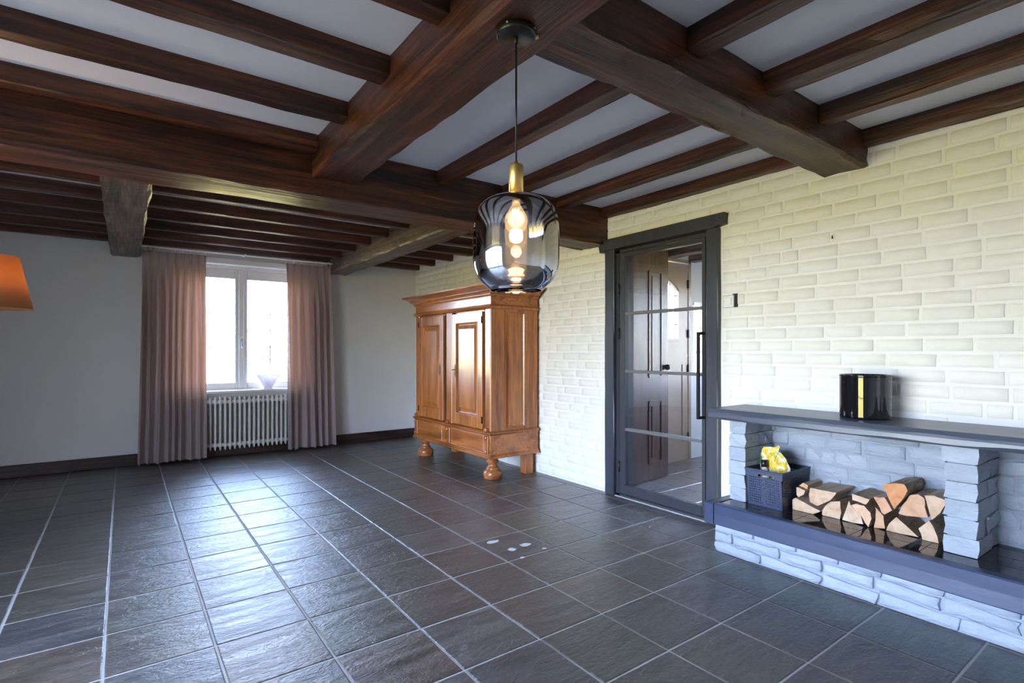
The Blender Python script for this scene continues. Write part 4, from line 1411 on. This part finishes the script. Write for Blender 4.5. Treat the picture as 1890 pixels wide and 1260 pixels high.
# feet
FOOT = [(.0, 0.0), (.086, 0.0), (.094, .008), (.090, .020), (.098, .034), (.100, .055), (.090, .078), (.070, .094), (.062, .100), (.066, .106), (.064, .114), (.050, .120), (.044, .140), (.048, .160), (.066, .172), (.066, .182), (.054, .188), (.060, .224)]
for y in (AY0 + .095, AY1 - .095):
    G().lathe(3.082, y, FOOT, 28).build('bun_foot', m_oakx, ar)
for y in (AY0 + .04, AY1 - .16):
    box('rear_foot', m_oak, 3.47, 3.575, y, y + .10, 0, .225, ar, .004)
ring_mould('floor_shelf_edge', [(.0, .2245), (.0, .232)])

# ------------------------------------------------------------------ pendant lamp
PX, PY = 1.083, 1.456
pd = empty('pendant_lamp', (PX, PY, 2.41), 'pendant lamp with a smoked mirror glass drum and brass holder hanging from the beam', 'lamp')
G().lathe(PX, PY, [(0, 2.383), (.064, 2.383), (.0675, 2.386), (.0675, 2.408), (0, 2.409)], 40).build('canopy', m_black, pd)
g = G()
for k in range(4):
    t = k * PI / 2 + .5
    g.tube([(PX + .067 * math.cos(t), PY + .067 * math.sin(t), 2.398), (PX + .072 * math.cos(t), PY + .072 * math.sin(t), 2.398)], .004, 8)
g.build('screw', m_chrome, pd)
G().tube([(PX, PY, 2.385), (PX, PY, 2.362)], [.009, .006], 10).tube([(PX, PY, 2.365), (PX, PY, 1.955)], .0034, 8).build('cord', m_black, pd)
G().lathe(PX, PY, [(0, 1.962), (.006, 1.962), (.007, 1.950), (.022, 1.948), (.0245, 1.944), (.0245, 1.842), (0, 1.842)], 32).build('holder', m_brass, pd)
outp = [(.022, 1.843), (.060, 1.840), (.095, 1.830), (.122, 1.810), (.139, 1.782), (.1465, 1.745), (.1475, 1.70), (.1475, 1.64), (.146, 1.605), (.138, 1.574), (.122, 1.550), (.104, 1.534), (.094, 1.526), (.090, 1.519)]
# refine by subdividing
def chaikin(p):
    q = [p[0]]
    for a, b in zip(p[:-1], p[1:]):
        q.append((a[0] * .75 + b[0] * .25, a[1] * .75 + b[1] * .25)); q.append((a[0] * .25 + b[0] * .75, a[1] * .25 + b[1] * .75))
    q.append(p[-1]); return q
outp = chaikin(chaikin(outp))
inn = [(max(r - .003, .015), z + (.0 if .02 < r < .14 else 0)) for r, z in outp][::-1]
vs = []; fs = []; n = 72
full = outp + inn
for (r, z) in full:
    for k in range(n):
        t = 2 * PI * k / n; vs.append((PX + r * math.cos(t), PY + r * math.sin(t), z))
for i in range(len(full) - 1):
    for k in range(n): fs.append((i * n + k, i * n + (k + 1) % n, (i + 1) * n + (k + 1) % n, (i + 1) * n + k))
G().add(vs, fs, 0, True).build('glass_shade', m_smoke, pd)
G().lathe(PX, PY, [(.013, 1.845), (.013, 1.82), (.0, 1.82)], 16).build('socket', m_brass, pd)
bulb = G().lathe(PX, PY, [(.012, 1.822), (.014, 1.812), (.024, 1.796), (.036, 1.776), (.040, 1.756), (.036, 1.734), (.024, 1.720), (0, 1.716)], 28).build('bulb', m_bulbglass, pd)
g = G()
for k in range(5):
    t = 2 * PI * k / 5; t2 = 2 * PI * (k + .5) / 5
    g.tube([(PX + .010 * math.cos(t), PY + .010 * math.sin(t), 1.797), (PX + .016 * math.cos(t2), PY + .016 * math.sin(t2), 1.748)], .0022, 6)
g.build('filament', m_filament, bulb)
pl_ = bpy.data.lights.new('pendant_bulb_light', 'POINT'); pl_.energy = 2.2; pl_.color = (1, .68, .38); pl_.shadow_soft_size = .03
po = bpy.data.objects.new('pendant_bulb_light', pl_); COL.objects.link(po); po.location = (PX, PY, 1.765)
# small brass plug in the beam beside the canopy
pg = G().tube([(1.158, 1.440, 2.413), (1.158, 1.440, 2.40)], .008, 10).build('brass_plug', m_gold)
tag(pg, 'small brass screw plug in the beam beside the pendant canopy', 'screw')

# ------------------------------------------------------------------ floor lamp at the left edge
LX, LY = -.565, 3.655
fl = empty('floor_lamp', (LX, LY, 0), 'lit floor lamp with an orange fabric shade at the left edge', 'lamp')
n = 40; vs = []; fs = []
for (r, z) in ((.192, 1.525), (.140, 1.785), (.137, 1.785), (.189, 1.525)):
    for k in range(n):
        t = 2 * PI * k / n; vs.append((LX + r * math.cos(t), LY + r * math.sin(t), z))
for i in range(4):
    for k in range(n): fs.append((i * n + k, i * n + (k + 1) % n, ((i + 1) % 4) * n + (k + 1) % n, ((i + 1) % 4) * n + k))
G().add(vs, fs, 0, True).build('lamp_shade', m_shade, fl)
BX_, BY_ = LX - .16, LY + .12
G().tube([(BX_, BY_, .02), (BX_, BY_, 1.30), (BX_ + .04, BY_ - .03, 1.42), (LX, LY, 1.50), (LX, LY, 1.60)], .011, 10).build('pole', m_black, fl)
G().lathe(BX_, BY_, [(0, .0), (.14, .0), (.14, .014), (.03, .024), (0, .024)], 32).build('base', m_black, fl)
G().lathe(LX, LY, [(0, 1.58), (.013, 1.585), (.03, 1.62), (.03, 1.645), (.015, 1.67), (0, 1.675)], 16).build('bulb', m_bulbglow, fl)
l = bpy.data.lights.new('floor_lamp_light', 'POINT'); l.energy = 9; l.color = (1, .64, .34); l.shadow_soft_size = .04
o = bpy.data.objects.new('floor_lamp_light', l); COL.objects.link(o); o.location = (LX, LY, 1.70)

# ------------------------------------------------------------------ white smudges on the floor
SPL = ((2.051, 3.023, .050, .024), (2.195, 2.85, .040, .030), (2.074, 2.833, .030, .026), (2.259, 2.721, .018, .014), (2.045, 2.683, .020, .012))
for i, (x, y, rx, ry) in enumerate(SPL):
    n = 14; vs = [(x, y, .0026)]
    for k in range(n):
        t = 2 * PI * k / n; q = 1 + .45 * nz(math.cos(t) * 1.5 + i * 4, math.sin(t) * 1.5, 2)
        vs.append((x + rx * q * math.cos(t), y + ry * q * math.sin(t), .0014))
    o = G().add(vs, [(0, k + 1, (k + 1) % n + 1) for k in range(n)], 0, True).build('plaster_splash', m_smudge)
    tag(o, ['oval white splash on the slate floor, leftmost of the cluster before the glazed door', 'wide white splash on the slate floor at the upper right of the cluster', 'round white splash on the slate floor in the middle of the cluster',
            'small white splash lying farthest right, toward the hearth', 'smallest white splash, nearest to the camera'][i], 'splash', 'white splashes on the slate floor')

# ------------------------------------------------------------------ garden shrub outside the back window
sh = empty('shrub', (2.3, 11.2, -.1), 'leafy shrub outside the back window', 'shrub')
g = G()
for k in range(9):
    t = random.uniform(0, 2 * PI); r = random.uniform(.1, .5)
    g.tube([(2.3, 11.2, -.1), (2.3 + r * .4 * math.cos(t), 11.2 + r * .4 * math.sin(t), .7), (2.3 + r * math.cos(t), 11.2 + r * math.sin(t), random.uniform(1.2, 1.75))], [.02, .014, .005], 5)
g.build('stem', m_twig, sh)
g = G()
for k in range(420):
    t = random.uniform(0, 2 * PI); r = .7 * math.sqrt(random.random()); z = random.uniform(.3, 1.75)
    c = Vector((2.3 + r * math.cos(t), 11.2 + r * math.sin(t), z)); a = Vector((random.gauss(0, 1), random.gauss(0, 1), random.gauss(0, 1))).normalized()
    b = a.cross(Vector((0.3, .5, .8))).normalized()
    g.add([c - a * .04, c + b * .018, c + a * .04, c - b * .018], [(0, 1, 2, 3)])
tag(g.build('foliage', m_leaf, sh), kind='stuff')
